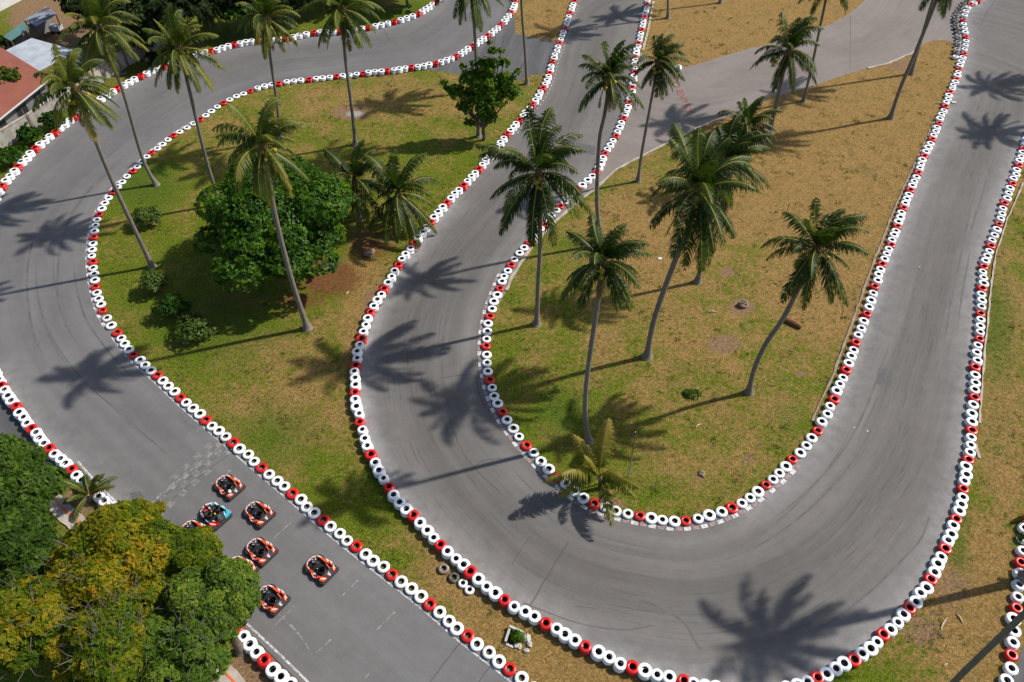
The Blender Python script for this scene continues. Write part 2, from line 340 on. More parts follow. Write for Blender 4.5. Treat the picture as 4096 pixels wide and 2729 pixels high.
# ------------------------------------------------------------------ paved sheets
def sheet(name, poly, z, m, step=0.6, attrs=None, kind='structure'):
    poly = [tuple(p) for p in poly]
    tess = geometry.tessellate_polygon([[Vector((p[0], p[1], 0)) for p in poly]])
    bm = bmesh.new(); vs = [bm.verts.new((p[0], p[1], z)) for p in poly]
    for a, b, c in tess:
        try:
            f = bm.faces.new((vs[a], vs[b], vs[c]))
        except ValueError: pass
    bmesh.ops.recalc_face_normals(bm, faces=bm.faces)
    for f in bm.faces:
        if f.normal.z < 0: f.normal_flip()
    if step:
        X = [p[0] for p in poly]; Y = [p[1] for p in poly]
        for ax, lo, hi in ((0, min(X), max(X)), (1, min(Y), max(Y))):
            c = lo + step
            while c < hi:
                co = (c, 0, 0) if ax == 0 else (0, c, 0); no = (1, 0, 0) if ax == 0 else (0, 1, 0)
                bmesh.ops.bisect_plane(bm, geom=bm.verts[:] + bm.edges[:] + bm.faces[:], plane_co=co, plane_no=no, dist=1e-5)
                c += step
    me = bpy.data.meshes.new(name); bm.to_mesh(me); bm.free(); me.materials.append(m)
    ob = bpy.data.objects.new(name, me); COL.objects.link(ob); tag(ob, kind=kind)
    if attrs:
        n = len(me.vertices); co = np.empty(n * 3, np.float32); me.vertices.foreach_get('co', co); P = co.reshape(-1, 3)[:, :2].astype(float)
        for nm, fn in attrs.items():
            a = me.attributes.new(nm, 'FLOAT', 'POINT'); a.data.foreach_set('value', fn(P).astype(np.float32))
    return ob
def asphalt(name, dark, light, warm, streak=0.5, band=1.0):
    m = mat(name, dark, 0.85, 0.25); t = NT(m); o = t.obj()
    n1 = t.noise(0.16, 5, 0.6, o); n2 = t.noise(1.2, 5, 0.65, o); n3 = t.noise(22.0, 3, 0.7, o); n4 = t.noise(70.0, 2, 0.6, o)
    c = t.ramp(t.math('ADD', t.math('MULTIPLY', n1, 0.65), t.math('MULTIPLY', n2, 0.35)), [(0.30, dark), (0.70, light)])
    cv = t.new('ShaderNodeCombineXYZ'); t.link(t.math('MULTIPLY', t.attr('across'), 1.5), cv.inputs[0]); t.link(t.math('MULTIPLY', t.attr('along'), 0.07), cv.inputs[1])
    st = t.noise(2.2, 6, 0.62, cv.outputs[0], 0.35)
    c = t.mix(t.math('MULTIPLY', t.ramp(st, [(0.44, 0.0), (0.66, 1.0)]), streak), c, warm)
    cv2 = t.new('ShaderNodeCombineXYZ'); t.link(t.math('MULTIPLY', t.attr('across'), 0.55), cv2.inputs[0]); t.link(t.math('MULTIPLY', t.attr('along'), 0.022), cv2.inputs[1])
    bd = t.noise(1.7, 4, 0.55, cv2.outputs[0], 0.3)
    c = t.mix(1.0, c, t.ramp(bd, [(0.32, 1 - .26 * band), (0.5, 1.0), (0.68, 1 + .26 * band)]), 'MULTIPLY')
    st2 = t.noise(4.5, 3, 0.5, cv.outputs[0], 0.2)
    c = t.mix(t.math('MULTIPLY', t.ramp(st2, [(0.56, 0.0), (0.70, 0.75)]), t.attr('wear')), c, (0.055, 0.053, 0.052))
    c = t.mix(t.math('MULTIPLY', t.attr('wear'), 0.50), c, (0.072, 0.064, 0.058))
    spf = t.math('MULTIPLY', t.attr('spray'), t.ramp(n2, [(0.30, 0.25), (0.7, 1.0)]))
    c = t.mix(t.math('MULTIPLY', spf, 0.8), c, (0.46, 0.455, 0.46))
    c = t.mix(1.0, c, t.ramp(n3, [(0.25, 0.78), (0.5, 1.0), (0.75, 1.22)]), 'MULTIPLY')
    c = t.mix(t.ramp(n4, [(0.70, 0.0), (0.80, 0.6)]), c, (0.32, 0.31, 0.30))
    t.link(c, t.b.inputs['Base Color']); t.bump(n3, 0.25, 0.01)
    return m
M_TRACK = asphalt('track_asphalt', (0.120, 0.114, 0.109), (0.174, 0.164, 0.156), (0.160, 0.140, 0.122), 0.42, 0.6)
M_STRAIGHT = asphalt('start_straight_asphalt', (0.112, 0.109, 0.110), (0.165, 0.160, 0.158), (0.150, 0.136, 0.124), 0.3, 0.35)
M_YARD = asphalt('yard_asphalt', (0.074, 0.074, 0.078), (0.11, 0.108, 0.110), (0.10, 0.092, 0.086))
M_ROAD = asphalt('entry_road_surface', (0.175, 0.150, 0.134), (0.245, 0.212, 0.190), (0.130, 0.118, 0.108), 0.3, 0.2)
allbar = [xy(LC), xy(LE)]
def mk_attrs(l1, l2, sprayed, reach=1.5, amt=0.55, wearmid=1.0):
    def spray(P):
        r = np.zeros(len(P))
        for l, a in sprayed:
            d, _ = poly_dist(P, l); r = np.maximum(r, a * np.exp(-(np.maximum(d - 0.25, 0) / (reach * .62)) ** 1.2))
        return r * amt
    def across(P):
        a, _ = poly_dist(P, l1); return a
    def along(P):
        _, s = poly_dist(P, l1); return s
    def wear(P):
        a, _ = poly_dist(P, l1); b, _ = poly_dist(P, l2); u = a / np.maximum(a + b, .01)
        return wearmid * np.exp(-((u - 0.56) / 0.25) ** 2)
    return {'spray': spray, 'across': across, 'along': along, 'wear': wear}
# left loop + start straight
T1 = xy(LB)[::-1]
T1 = T1 + [tuple(gm(1215, -70).xy)] + [tuple(gm(1040, -70).xy)] + [tuple(p) for p in xy(LA)[::-1]] + [tuple(gm(-260, 480).xy), tuple(gm(-360, 700).xy), tuple(gm(-200, 860).xy)]
fe = [tuple(gm(-40, 820).xy), tuple(gm(0, 880).xy)] + seg(LF, 2, 4) + [tuple(gc(0,2,650,1120).xy), tuple(gc(0,2,700,1130).xy), tuple(gc(0,2,880,1330).xy), tuple(gc(0,2,1110,1565).xy), tuple(gc(1,3,-60,1120).xy), tuple(gc(1,3,430,1600).xy), tuple(gc(1,3,800,1960).xy)]
T1 = T1 + fe + [tuple(gc(2,3,500,2000).xy)]
sheet('start_straight_track', T1, 0.008, M_STRAIGHT, 0.6, mk_attrs(xy(LB), xy(LA), [(xy(LB)[60:], .25), (xy(LA), .35), (seg(LF, 0, 7), .9)], 1.3, 0.5, 0.35))
# middle track and hairpin
T2 = xy(LC) + [tuple(gm(2420, 620).xy), tuple(gm(2480, 200).xy), tuple(gm(2420, -60).xy)] + xy(LE) + [tuple(gm(1340, -70).xy)]
sheet('hairpin_track', T2, 0.012, M_TRACK, 0.6, mk_attrs(seg(LE, 8, 52), xy(LC), [(seg(LC, 14, 60), 1.0), (seg(LE, 0, 26), .95), (seg(LE, 38, 42), .5)], 1.35, 0.62, 0.75))
# side yard between the loop and the middle track
Y_ = seg(LB, 1, 7) + [tuple(gc(1,0,1700,655).xy), tuple(gc(1,0,1880,690).xy), tuple(gc(1,0,2100,700).xy), tuple(gc(2,0,-20,750).xy), tuple(gc(2,0,80,740).xy), tuple(gc(2,0,140,690).xy), tuple(gc(2,0,260,690).xy), tuple(gc(2,0,330,650).xy), tuple(gc(2,0,375,560).xy), tuple(gc(2,0,430,400).xy), tuple(gc(2,0,330,370).xy), tuple(gc(2,0,180,345).xy), tuple(gc(2,0,30,310).xy), tuple(gc(2,0,25,200).xy)]
sheet('side_yard', Y_, 0.004, M_YARD, 1.0, mk_attrs(xy(LC)[:60], xy(LB)[:30], [(xy(LB)[:30], .3)], 1.0, 0.4, 0.0))
# entry road
road_lo = [(3,0,1700,390),(3,0,1620,370),(3,0,1520,370),(3,0,1400,425),(3,0,1330,490),(3,0,1100,590),(3,0,900,635),(3,0,700,690),(3,0,430,785),(3,0,200,855),(3,0,0,900),(2,0,2200,1010),(2,0,1850,1115),(2,0,1600,1230),(2,0,1230,1420),(2,0,950,1568),(2,1,800,145),(2,1,620,285),(2,1,430,445),(2,1,180,705),(2,1,0,985),(1,1,2290,1130),(1,1,2200,1290)]
road_hi = [(2,0,1262,560),(2,0,1560,622),(2,0,1700,592),(2,0,2100,470),(2,0,2354,412),(3,0,180,335),(3,0,560,232),(3,0,750,125),(3,0,850,40),(3,0,900,-10),(3,0,960,-160)]
ROADLO = [tuple(gc(*p).xy) for p in road_lo]; ROADHI = [tuple(gc(*p).xy) for p in road_hi]
RP = seg(LE, 1, 5) + ROADLO + seg(LE, 38, 50) + ROADHI + [tuple(gc(3,0,2000,-160).xy)]
sheet('entry_road', RP, 0.004, M_ROAD, 0.8, mk_attrs(ROADHI, ROADLO, [(seg(LE, 1, 5), .2)], 0.6, 0.4, 0.3))
# yard on the outer side of the start straight, and beyond the corner barrier
Y2 = [tuple(gc(0,2,-300,300).xy), tuple(gc(0,2,40,520).xy)] + seg(LF, 2, 5)[:-1] + [tuple(gc(0,2,560,1180).xy), tuple(gc(0,2,490,1330).xy), tuple(gc(0,3,330,330).xy), tuple(gc(0,3,-300,330).xy)]
sheet('pit_yard', Y2, 0.004, M_YARD, 1.0, mk_attrs(xy(LF), xy(LF), [(xy(LF), .1)], 0.6, 0.3, 0.0))
Y3 = [tuple(gc(3,3,2360,1180).xy), tuple(gc(3,3,2300,1380).xy), tuple(gc(3,3,2230,1640).xy), tuple(gc(3,3,2200,1900).xy), tuple(gc(3,3,2700,1900).xy), tuple(gc(3,3,2700,1100).xy)]
sheet('corner_yard', Y3, 0.004, M_YARD, 1.0, mk_attrs(xy(LG), xy(LG), [(xy(LG), .3)], 0.6, 0.4, 0.0))

# ------------------------------------------------------------------ strips, markings and kerbs
def strip_mesh(pts, wd, z):
    mb = MB(); P = [Vector((p[0], p[1])) for p in pts]
    L = []
    for i, p in enumerate(P):
        d = (P[min(i + 1, len(P) - 1)] - P[max(i - 1, 0)]).normalized(); n = Vector((-d.y, d.x))
        ww = wd(i) if callable(wd) else wd
        L.append(((p + n * ww / 2), (p - n * ww / 2)))
    for (a, b), (c, d) in zip(L[:-1], L[1:]): mb.quad((b.x, b.y, z), (d.x, d.y, z), (c.x, c.y, z), (a.x, a.y, z))
    return mb
def offset(pts, d):
    out = []; P = [Vector((p[0], p[1])) for p in pts]
    for i, p in enumerate(P):
        t_ = (P[min(i + 1, len(P) - 1)] - P[max(i - 1, 0)]).normalized(); out.append(tuple(p + Vector((-t_.y, t_.x)) * d))
    return out
def resample(pts, step):
    P = [Vector((p[0], p[1])) for p in pts]; out = [P[0]]; acc = 0.0
    for a, b in zip(P[:-1], P[1:]):
        l = (b - a).length; pos = step - acc
        while pos <= l:
            out.append(a.lerp(b, pos / l)); pos += step
        acc = (acc + l) % step if l else acc
    return [tuple(p) for p in out]
def worn(name, col, keep=0.5, scale=3.0, under=(0.130, 0.125, 0.121)):
    """thin worn paint on asphalt: where the paint has gone the asphalt shows"""
    m = mat(name, col, 0.8, 0.3); t = NT(m); o = t.obj()
    n = t.noise(scale, 6, 0.75, o)
    t.link(t.mix(t.ramp(n, [(keep - 0.09, 0.0), (keep + 0.09, 1.0)]), col, under), t.b.inputs['Base Color']); return m
M_LINE = worn('worn_white_line', (0.60, 0.59, 0.57), 0.52, 6.0)
M_CHECK = worn('worn_checker_paint', (0.265, 0.255, 0.243), 0.48, 2.6)
M_DASH = worn('worn_grid_paint', (0.34, 0.33, 0.315), 0.47, 4.0)
M_KW = worn('kerb_white', (0.60, 0.59, 0.575), 0.57, 5.0)
M_KP = worn('kerb_faded_red', (0.34, 0.235, 0.23), 0.53, 5.0)
M_CONC = speckled('pale_concrete', (0.30, 0.25, 0.20), (0.47, 0.41, 0.35), 1.6, 0.9, 0.4, 6, 9.0)
M_CRACK = mat('crack_filler', (0.075, 0.072, 0.070), 0.9, 0.2)
def marking(name, mb, m): return tag(mb.build(name, m), kind='structure')
# line along the start straight, both sides
marking('edge_line', strip_mesh(resample(offset(seg(LB, 26, 40), -0.47), 0.5), 0.10, 0.014), M_LINE)
marking('edge_line', strip_mesh([gc(0,2,718,1108).xy, gc(0,2,900,1320).xy, gc(0,2,1140,1550).xy, gc(1,3,0,1110).xy, gc(1,3,250,1345).xy, gc(1,3,480,1572).xy, gc(1,3,800,1870).xy], 0.12, 0.014), M_LINE)
marking('gutter_line', strip_mesh([gc(0,2,760,1210).xy, gc(0,2,980,1440).xy, gc(0,2,1120,1590).xy, gc(1,3,0,1175).xy, gc(1,3,240,1420).xy, gc(1,3,410,1580).xy, gc(1,3,700,1860).xy], 0.07, 0.014), M_CRACK)
# dashed line beside the middle track's upper left barrier
mb = MB(); pl = resample(offset(seg(LC, 0, 9), 0.62), 0.28)
for i in range(0, len(pl) - 2, 3 if len(pl) else 1):
    s_ = strip_mesh([pl[i], pl[i + 1], pl[i + 2] if i % 2 else pl[i + 1]], 0.09, 0.018)
    for f in s_.f[:1]: mb.quad(*[s_.v[q] for q in f])
marking('edge_line', mb, M_LINE)
# painted kerb blocks round the hairpin's inner side and round the left island
def kerb_blocks(line, off, name):
    mbw, mbp = MB(), MB(); pl = resample(offset(line, off), 0.56)
    for i in range(len(pl) - 1):
        a, b = Vector(pl[i]), Vector(pl[i + 1]); b = a.lerp(b, 0.80); d = (b - a).normalized(); n = Vector((-d.y, d.x)) * 0.13
        q = [(a + n), (a - n), (b - n), (b + n)]
        (mbw if i % 2 else mbp).prism([(v.x, v.y) for v in q], 0.0, 0.035)
    marking(name, mbw, M_KW); marking(name, mbp, M_KP)
kerb_blocks(seg(LE, 25, 37), 0.55, 'painted_kerb')
kerb_blocks(seg(LB, 16, 25), -0.46, 'painted_kerb')
M_KERBT = speckled('tan_kerb_shaded', (0.20, 0.155, 0.115), (0.34, 0.27, 0.21), 2.0, 0.9, 0.4, 6, 9.0)  # darker than the pale kerbs: shade beside the tyre row is painted in
# pale concrete kerbs along the island edges
def kerb(name, pts, wd, h, z0=0.0, m=M_CONC):
    mb = MB(); pts = resample(pts, 0.6); rg = random.Random(len(pts))
    P = [Vector((p[0], p[1])) for p in pts]; row = []
    for i, p in enumerate(P):
        d = (P[min(i + 1, len(P) - 1)] - P[max(i - 1, 0)]).normalized(); n = Vector((-d.y, d.x)); j = rg.uniform(-.05, .05)
        a = p + n * (wd / 2 + j); b = p - n * (wd / 2 + rg.uniform(-.05, .05)); hh = h * rg.uniform(.8, 1.1)
        row.append([(a.x, a.y, z0), (a.x, a.y, hh), (b.x, b.y, hh), (b.x, b.y, z0)])
    for r0, r1 in zip(row[:-1], row[1:]):
        for k in range(3): mb.quad(r0[k], r1[k], r1[k + 1], r0[k + 1])
    mb.quad(*row[0]); mb.quad(*row[-1][::-1])
    return tag(mb.build(name, m), kind='structure')
kerb('kerb', ROADLO[11:22], 0.22, 0.11)
kerb('kerb', ROADLO[3:7], 0.22, 0.10)
kerb('kerb', [gc(3,0,1560,1050).xy, gc(3,0,1390,1420).xy, gc(3,1,1170,330).xy, gc(3,1,1060,620).xy, gc(3,1,930,950).xy, gc(3,1,800,1330).xy, gc(3,2,690,60).xy, gc(3,2,580,370).xy, gc(3,2,480,560).xy, gc(3,2,400,750).xy], 0.15, 0.08, m=M_KERBT)
kerb('kerb', [gc(3,1,2345,120).xy, gc(3,1,2190,470).xy, gc(3,1,2090,780).xy, gc(3,1,2050,1050).xy, gc(3,1,2010,1500).xy, gc(3,2,1985,150).xy, gc(3,2,1960,500).xy, gc(3,2,1940,800).xy], 0.12, 0.12)
kerb('kerb', [gc(3,2,1905,950).xy, gc(3,2,1920,1020).xy, gc(3,2,1955,1090).xy], 0.2, 0.10)
kerb('kerb', [gc(2,0,1300,20).xy, gc(2,0,1280,120).xy, gc(2,0,1250,290).xy, gc(2,0,1200,480).xy], 0.25, 0.10)
# concrete walk with an orange line, behind the start straight's outer barrier
wa = [gc(0,2,470,1340).xy, gc(0,2,590,1500).xy, gc(0,3,700,20).xy, gc(0,3,1400,760).xy, gc(0,3,2060,1400).xy, gc(0,3,2300,1660).xy, gc(0,3,2600,1960).xy]
kerb('concrete_walk', offset([tuple(p) for p in wa], -0.35), 1.1, 0.10)
M_ORANGE_LINE = mat('orange_line_paint', (0.75, 0.12, 0.02), 0.6, 0.4)
marking('orange_line', strip_mesh(offset([tuple(p) for p in wa], -0.25), 0.10, 0.118), M_ORANGE_LINE)
# start line checker band
a0, a1 = gc(0,2,1975,905).xy, gc(0,2,1290,1510).xy       # upper row, from the island barrier to the trees
d = (a1 - a0).normalized(); n = Vector((d.y, -d.x)); n = n if n.y < 0 else -n
ln = (a1 - a0).length; cell = 0.5; mb = MB(); rg = random.Random(3)
for row in range(4):
    for k in range(int(ln / cell) + 4):
        if (k + row) % 2: continue
        if rg.random() < 0.2: continue
        p = a0 + d * (k * cell - 0.6) + n * (row * cell * 0.98 - 0.1)
        q = [p, p + d * cell * .94, p + d * cell * .94 + n * cell * .92, p + n * cell * .92]
        mb.quad(*[(v.x, v.y, 0.014) for v in q])
marking('checkered_start_line', mb, M_CHECK)
mb = MB()
def dash(c, r, x0, y0, x1, y1, wd=0.1):
    for v in [strip_mesh([gc(c, r, x0, y0).xy, gc(c, r, x1, y1).xy], wd, 0.018)]:
        for f in v.f: mb.quad(*[v.v[q] for q in f])
dash(0,2,2050,945,1330,1545,.09); dash(0,2,2120,1190,2070,1232,.14); dash(0,2,1950,1325,1985,1300,.14)
dash(1,3,940,632,775,795); dash(1,3,1280,922,1112,1088); dash(1,3,353,873,180,1045); dash(1,3,690,1178,540,1318); dash(1,3,1040,1495,985,1552); dash(1,3,320,105,160,250,.08)
marking('grid_line', mb, M_DASH)
mb = MB()
for pts in ([(1,3,195,935),(1,3,260,990),(1,3,330,1060),(1,3,400,1140),(1,3,460,1220),(1,3,510,1315)],):
    s_ = strip_mesh([gc(*p).xy for p in pts], lambda i: 0.05 + 0.09 * (i in (2, 3)), 0.016)
    for f in s_.f: mb.quad(*[s_.v[q] for q in f])
marking('scrape_mark', mb, M_DASH)
# cracks and seams
mb = MB(); rg = random.Random(5)
for z, wd, pts in ((.0105, .05, [(0,2,2070,1000),(0,2,1800,1210),(0,2,1330,1568)]), (.0105, .045, [(0,2,2110,1040),(0,2,1800,1280),(0,2,1500,1530)]),
        (.0145, .06, [(2,3,520,280),(2,3,330,590),(2,3,150,880)]), (.0145, .04, [(2,3,150,250),(2,3,0,490)]),
        (.0145, .06, [(1,2,1660,520),(1,2,1625,390),(1,2,1710,345),(1,2,1870,318),(1,2,2020,312),(1,2,2050,480),(1,2,2110,620)]),
        (.0145, .05, [(1,2,1810,830),(1,2,1880,980),(1,2,1940,1090),(1,2,2060,1220),(1,2,2250,1410)]), (.0145, .05, [(1,2,2010,1150),(1,2,2100,1100),(1,2,2260,1080)]),
        (.0105, .06, [(1,0,1175,275),(1,0,1205,330),(1,0,1225,380),(1,0,1300,405)]), (.0105, .05, [(1,3,1900,1180),(1,3,1600,1568)]), (.0105, .05, [(1,3,2150,1430),(1,3,2050,1568)]),
        (.0145, .05, [(3,0,2090,0),(3,0,2010,120),(3,0,1960,230)]), (.0065, .04, [(3,0,755,130),(3,0,760,300),(3,0,750,640)])):
    P = [gc(*p).xy for p in pts]; Q = []
    for a, b in zip(P[:-1], P[1:]):
        nn = max(2, int((b - a).length / 0.5))
        for k in range(nn): Q.append(a.lerp(b, k / nn) + Vector((rg.uniform(-.04, .04), rg.uniform(-.04, .04))))
    Q.append(P[-1])
    s_ = strip_mesh(Q, wd, z)
    for f in s_.f: mb.quad(*[s_.v[q] for q in f])
marking('track_cracks', mb, M_CRACK)
# curved tyre marks in the hairpin
mb = MB()
for z, wd, pts in ((.0146, .13, [(2,3,1100,800),(2,3,1250,840),(2,3,1400,920),(2,3,1540,990),(2,3,1620,1080),(2,3,1690,1210),(2,3,1740,1270)]),
        (.0148, .07, [(2,3,100,840),(2,3,330,930),(2,3,620,1030),(2,3,1000,1090),(2,3,1300,1050)]), (.0150, .06, [(2,3,560,870),(2,3,900,905),(2,3,1200,910),(2,3,1600,860)]),
        (.0147, .10, [(3,3,1480,60),(3,3,1400,260),(3,3,1200,480),(3,3,960,720),(3,3,720,910),(3,3,500,1060)])):
    P = [gc(*p).xy for p in pts]; Q = []
    for i in range(len(P) - 1):
        for k in range(6): Q.append(catmull(P[max(i - 1, 0)], P[i], P[i + 1], P[min(i + 2, len(P) - 1)], k / 6))
    Q.append(P[-1]); s_ = strip_mesh(Q, wd, z)
    for f in s_.f: mb.quad(*[s_.v[q] for q in f])
marking('skid_marks', mb, worn('skid_rubber', (0.095, 0.089, 0.084), 0.52, 0.9, (0.128, 0.121, 0.115)))
# faint rubber laid down lap after lap
mb = MB(); rg = random.Random(17)
for li, (line, z, d0, d1, nn) in enumerate(((resample(seg(LE, 6, 51), 0.7), .0152, 1.6, 6.2, 30), (resample(seg(LB, 10, 30), 0.7), .0112, -1.5, -5.5, 14))):
    for k in range(nn):
        L0 = rg.randrange(0, len(line) - 30); L1 = min(len(line) - 1, L0 + rg.randrange(10, 34)); dd = rg.uniform(d0, d1); dr_ = rg.uniform(-.035, .035)
        P = offset(line[L0:L1], dd); P = [tuple(Vector(p).lerp(Vector(q), .0) + (Vector(q) - Vector(p)) * 0) for p, q in zip(P, P)]
        P = [tuple(Vector(p) + (Vector(p) - Vector(line[L0 + i])).normalized() * (dr_ * i)) for i, p in enumerate(P)]
        wd0 = rg.uniform(.07, .16)
        s_ = strip_mesh(P, lambda i: wd0 * max(.05, min(1, i / 4, (len(P) - 1 - i) / 4)), z + k * .00012)
        for f in s_.f: mb.quad(*[s_.v[q] for q in f])
marking('rubber_marks', mb, worn('laid_rubber', (0.098, 0.093, 0.089), 0.50, 0.8, (0.132, 0.126, 0.121)))
# darker repair patches
mb = MB()
for z, pts in ((.0158, [(2,0,590,1310),(2,0,770,1350),(2,0,760,1432),(2,0,575,1385)]), (.0114, [(0,2,1190,1400),(0,2,1290,1385),(0,2,1330,1440),(0,2,1220,1490)]), (.0158, [(3,2,1010,250),(3,2,1150,260),(3,2,1130,420),(3,2,1000,400)])):
    mb.quad(*[tuple(gc(*p).xy) + (z,) for p in pts][::-1])
marking('repair_patch', mb, speckled('dark_asphalt_patch', (0.085, 0.083, 0.083), (0.125, 0.121, 0.119), 9.0, .9, .2))
# NO ENTRY painted on the entry road
tc = bpy.data.curves.new('no_entry_lettering', 'FONT'); tc.body = 'NO ENTRY'; tc.size = 1.0; tc.align_x = 'LEFT'; tc.offset = 0.035
to = bpy.data.objects.new('no_entry_lettering', tc); COL.objects.link(to)
bpy.context.view_layer.update()
dg = bpy.context.evaluated_depsgraph_get(); tm = bpy.data.meshes.new_from_object(to.evaluated_get(dg)); bpy.data.objects.remove(to)
tl = bpy.data.objects.new('no_entry_lettering', tm); COL.objects.link(tl); tm.materials.clear()
tm.materials.append(worn('faded_red_lettering', (0.215, 0.085, 0.072), 0.60, 1.2, (0.22, 0.19, 0.172)))
def zp(x, y): return ground(2640 + x / 9.8, 330 + y / 9.8, 0).xy
bE, bY = zp(650, 400), zp(1000, 1150)       # baseline from the E to the Y
tE = zp(930, 365)
run = (bY - bE); capv = tE - bE
vx = [v.co.x for v in tm.vertices]; xE = 0.0
W = max(vx); H_ = max(v.co.y for v in tm.vertices)
# letters N,O,space,E..Y: the E starts at about 0.43 of the run, the Y's stem ends at about 0.93
for v in tm.vertices:
    s_ = (v.co.x / W - 0.435) / (0.93 - 0.435); h_ = v.co.y / H_
    q = bE + run * s_ + capv * h_; v.co = (q.x, q.y, 0.0085)
tag(tl, kind='structure')

# ------------------------------------------------------------------ tyres
def tyre_mesh(name, paint, Rr=0.388, r_in=0.178, h=LAYER, seg=28):
    prof = [(r_in, 0.012, 0), (0.26, 0.0, 0), (0.335, 0.010, 0), (Rr - 0.008, 0.042, 0), (Rr, h / 2, 0), (Rr - 0.008, h - 0.042, 0), (0.335, h - 0.010, 0), (0.26, h, 0), (r_in + .012, h - 0.006, 0), (r_in, h - 0.026, 0),
            (0.25, h - 0.04, 1), (0.325, h / 2, 1), (0.25, 0.04, 1)]
    n = len(prof); V = []; Fq = []; mi = []
    for k in range(seg):
        a = 2 * math.pi * k / seg
        tread = 1.0 + (0.008 if k % 2 else -0.004)
        for j, (r, z, m) in enumerate(prof):
            rr = r * (tread if j in (3, 4, 5) else 1)
            V.append((rr * math.cos(a), rr * math.sin(a), z))
    for k in range(seg):
        k2 = (k + 1) % seg
        for j in range(n):
            j2 = (j + 1) % n
            Fq.append((k * n + j, k2 * n + j, k2 * n + j2, k * n + j2)); mi.append(1 if 9 <= j <= 12 else 0)
    me = bpy.data.meshes.new(name); me.from_pydata(V, [], Fq); me.materials.append(paint); me.materials.append(MT_INNER)
    me.polygons.foreach_set('material_index', mi); me.polygons.foreach_set('use_smooth', [True] * len(Fq)); me.update()
    return me
TW, TR, TD, TB = (tyre_mesh('tyre', q) for q in (MT_WHITE, MT_RED, MT_DARK, MT_BROWN))
TRG = random.Random(11)
STK = {'w': 'white', 'r': 'red', 'd': 'worn black', 'b': 'muddy brown'}
def tyre_stack(p, kind, layers, label, group, scale=1.0, mixed=False):
    me = {'w': TW, 'r': TR, 'd': TD, 'b': TB}[kind]
    name = {'w': 'white_tyre_stack', 'r': 'red_tyre_stack', 'd': 'black_tyre_stack', 'b': 'brown_tyre_stack'}[kind]
    cat = 'tyre stack'
    root = empty(name, (p[0], p[1], 0.0)); tag(root, label, cat, group)
    for k in range(layers):
        mk = me
        if mixed and k == 0: mk = TB if kind != 'd' else TW
        o = bpy.data.objects.new('tyre', mk); COL.objects.link(o); o.parent = root
        j = 0.018 if k else 0.0
        sc = scale * TRG.uniform(.965, 1.03)
        o.location = (TRG.uniform(-j, j) * 1.6, TRG.uniform(-j, j) * 1.6, 0.013 + k * (LAYER - 0.006)); o.scale = (sc, sc, 1.15 if layers == 1 else 1.0)
        o.rotation_euler = (TRG.uniform(-.022, .022), TRG.uniform(-.022, .022), TRG.uniform(0, 6.28))
    return root
def zone(b, i):
    if b == 'A': return 'the barrier curving below the concrete wall and dark trees'
    if b == 'B': return 'the barrier along the far edge of the left grass island' if i < 14 else ('the barrier round the rounded left end of the left island' if i < 26 else 'the single row dividing start straight from left island')
    if b == 'C': return 'the row between centre track and left island' if i < 22 else ("the barrier outside the hairpin's lower bend" if i < 36 else "the barrier on the hairpin's far right edge")
    if b == 'E': return "the barrier on the dry island's right edge" if i < 24 else ("the single row round the hairpin's inner bend" if i < 42 else 'the divider between centre track and pale entry road')
    if b == 'F': return 'the barrier running under the yellow trees'
    return 'the short barrier at the bottom right corner'
allst = []
for b, L in (('A', LA), ('B', LB), ('C', LC), ('E', LE), ('F', LF), ('G', LG)):
    for (p, k, l, i) in L:
        px = proj(p[0], p[1], LAYER * l)
        vis = -40 < px[0] < 4136 and -40 < px[1] < 2790
        size = FPX / (p[1] * CP + CAM_H * SP)
        allst.append([b, p, k, l, i, size, vis])
whites = sorted([s for s in allst if s[2] == 'w' and s[6]], key=lambda s: -s[5])
keep = set(id(s) for s in whites[:300])
rest = []
NOTES = {}
for s in allst:
    b, p, k, l, i, size, vis = s
    if not vis and not (b == 'C' and 31 < i < 37): continue
    jx = TRG.uniform(-.055, .055); jy = TRG.uniform(-.055, .055); p = (p[0] + jx, p[1] + jy)
    if b == 'A': sc = TRG.uniform(1.0, 1.1)
    elif b == 'B' and i > 22: sc = TRG.uniform(.97, 1.08)
    else: sc = TRG.uniform(.90, 1.08)
    if k == 'r' or id(s) in keep:
        colr = {'r': 'red', 'w': 'white'}[k]
        lab = '%s painted tyre%s in %s' % (colr, '' if l == 1 else ' stack', zone(b, i))
        mixed = (b == 'C' and 17 < i < 21 and k == 'w') or (b == 'E' and i > 42 and TRG.random() < .3)
        tyre_stack(p, k, l, lab, lab.replace('tyre stack', 'tyre stacks').replace('painted tyre in', 'painted tyres in'), sc, mixed)
    else: rest.append((p, l, sc))
# white stacks too far off to be among the three hundred nearest: one mass
src = np.array([v.co for v in TW.vertices]); sf = np.array([list(q.vertices) for q in TW.polygons]); smi = np.array([q.material_index for q in TW.polygons])
Vs, Fs, Ms = [], [], []; nb = 0
for p, l, sc in rest:
    for k in range(l):
        a = TRG.uniform(0, 6.28); s1 = sc * TRG.uniform(.96, 1.03); co, si = math.cos(a) * s1, math.sin(a) * s1
        v = src.copy(); x = v[:, 0] * co - v[:, 1] * si + p[0] + TRG.uniform(-.02, .02); y = v[:, 0] * si + v[:, 1] * co + p[1] + TRG.uniform(-.02, .02)
        Vs.append(np.column_stack([x, y, v[:, 2] + 0.013 + k * (LAYER - .006)])); Fs.append(sf + nb); Ms.append(smi); nb += len(v)
o = np_mesh('far_white_tyres', np.vstack(Vs), np.vstack(Fs), [MT_WHITE, MT_INNER], midx=np.concatenate(Ms), smooth=True)
tag(o, 'white painted tyre stacks of the far barriers towards the top of the circuit', 'tyre barrier', kind='stuff')
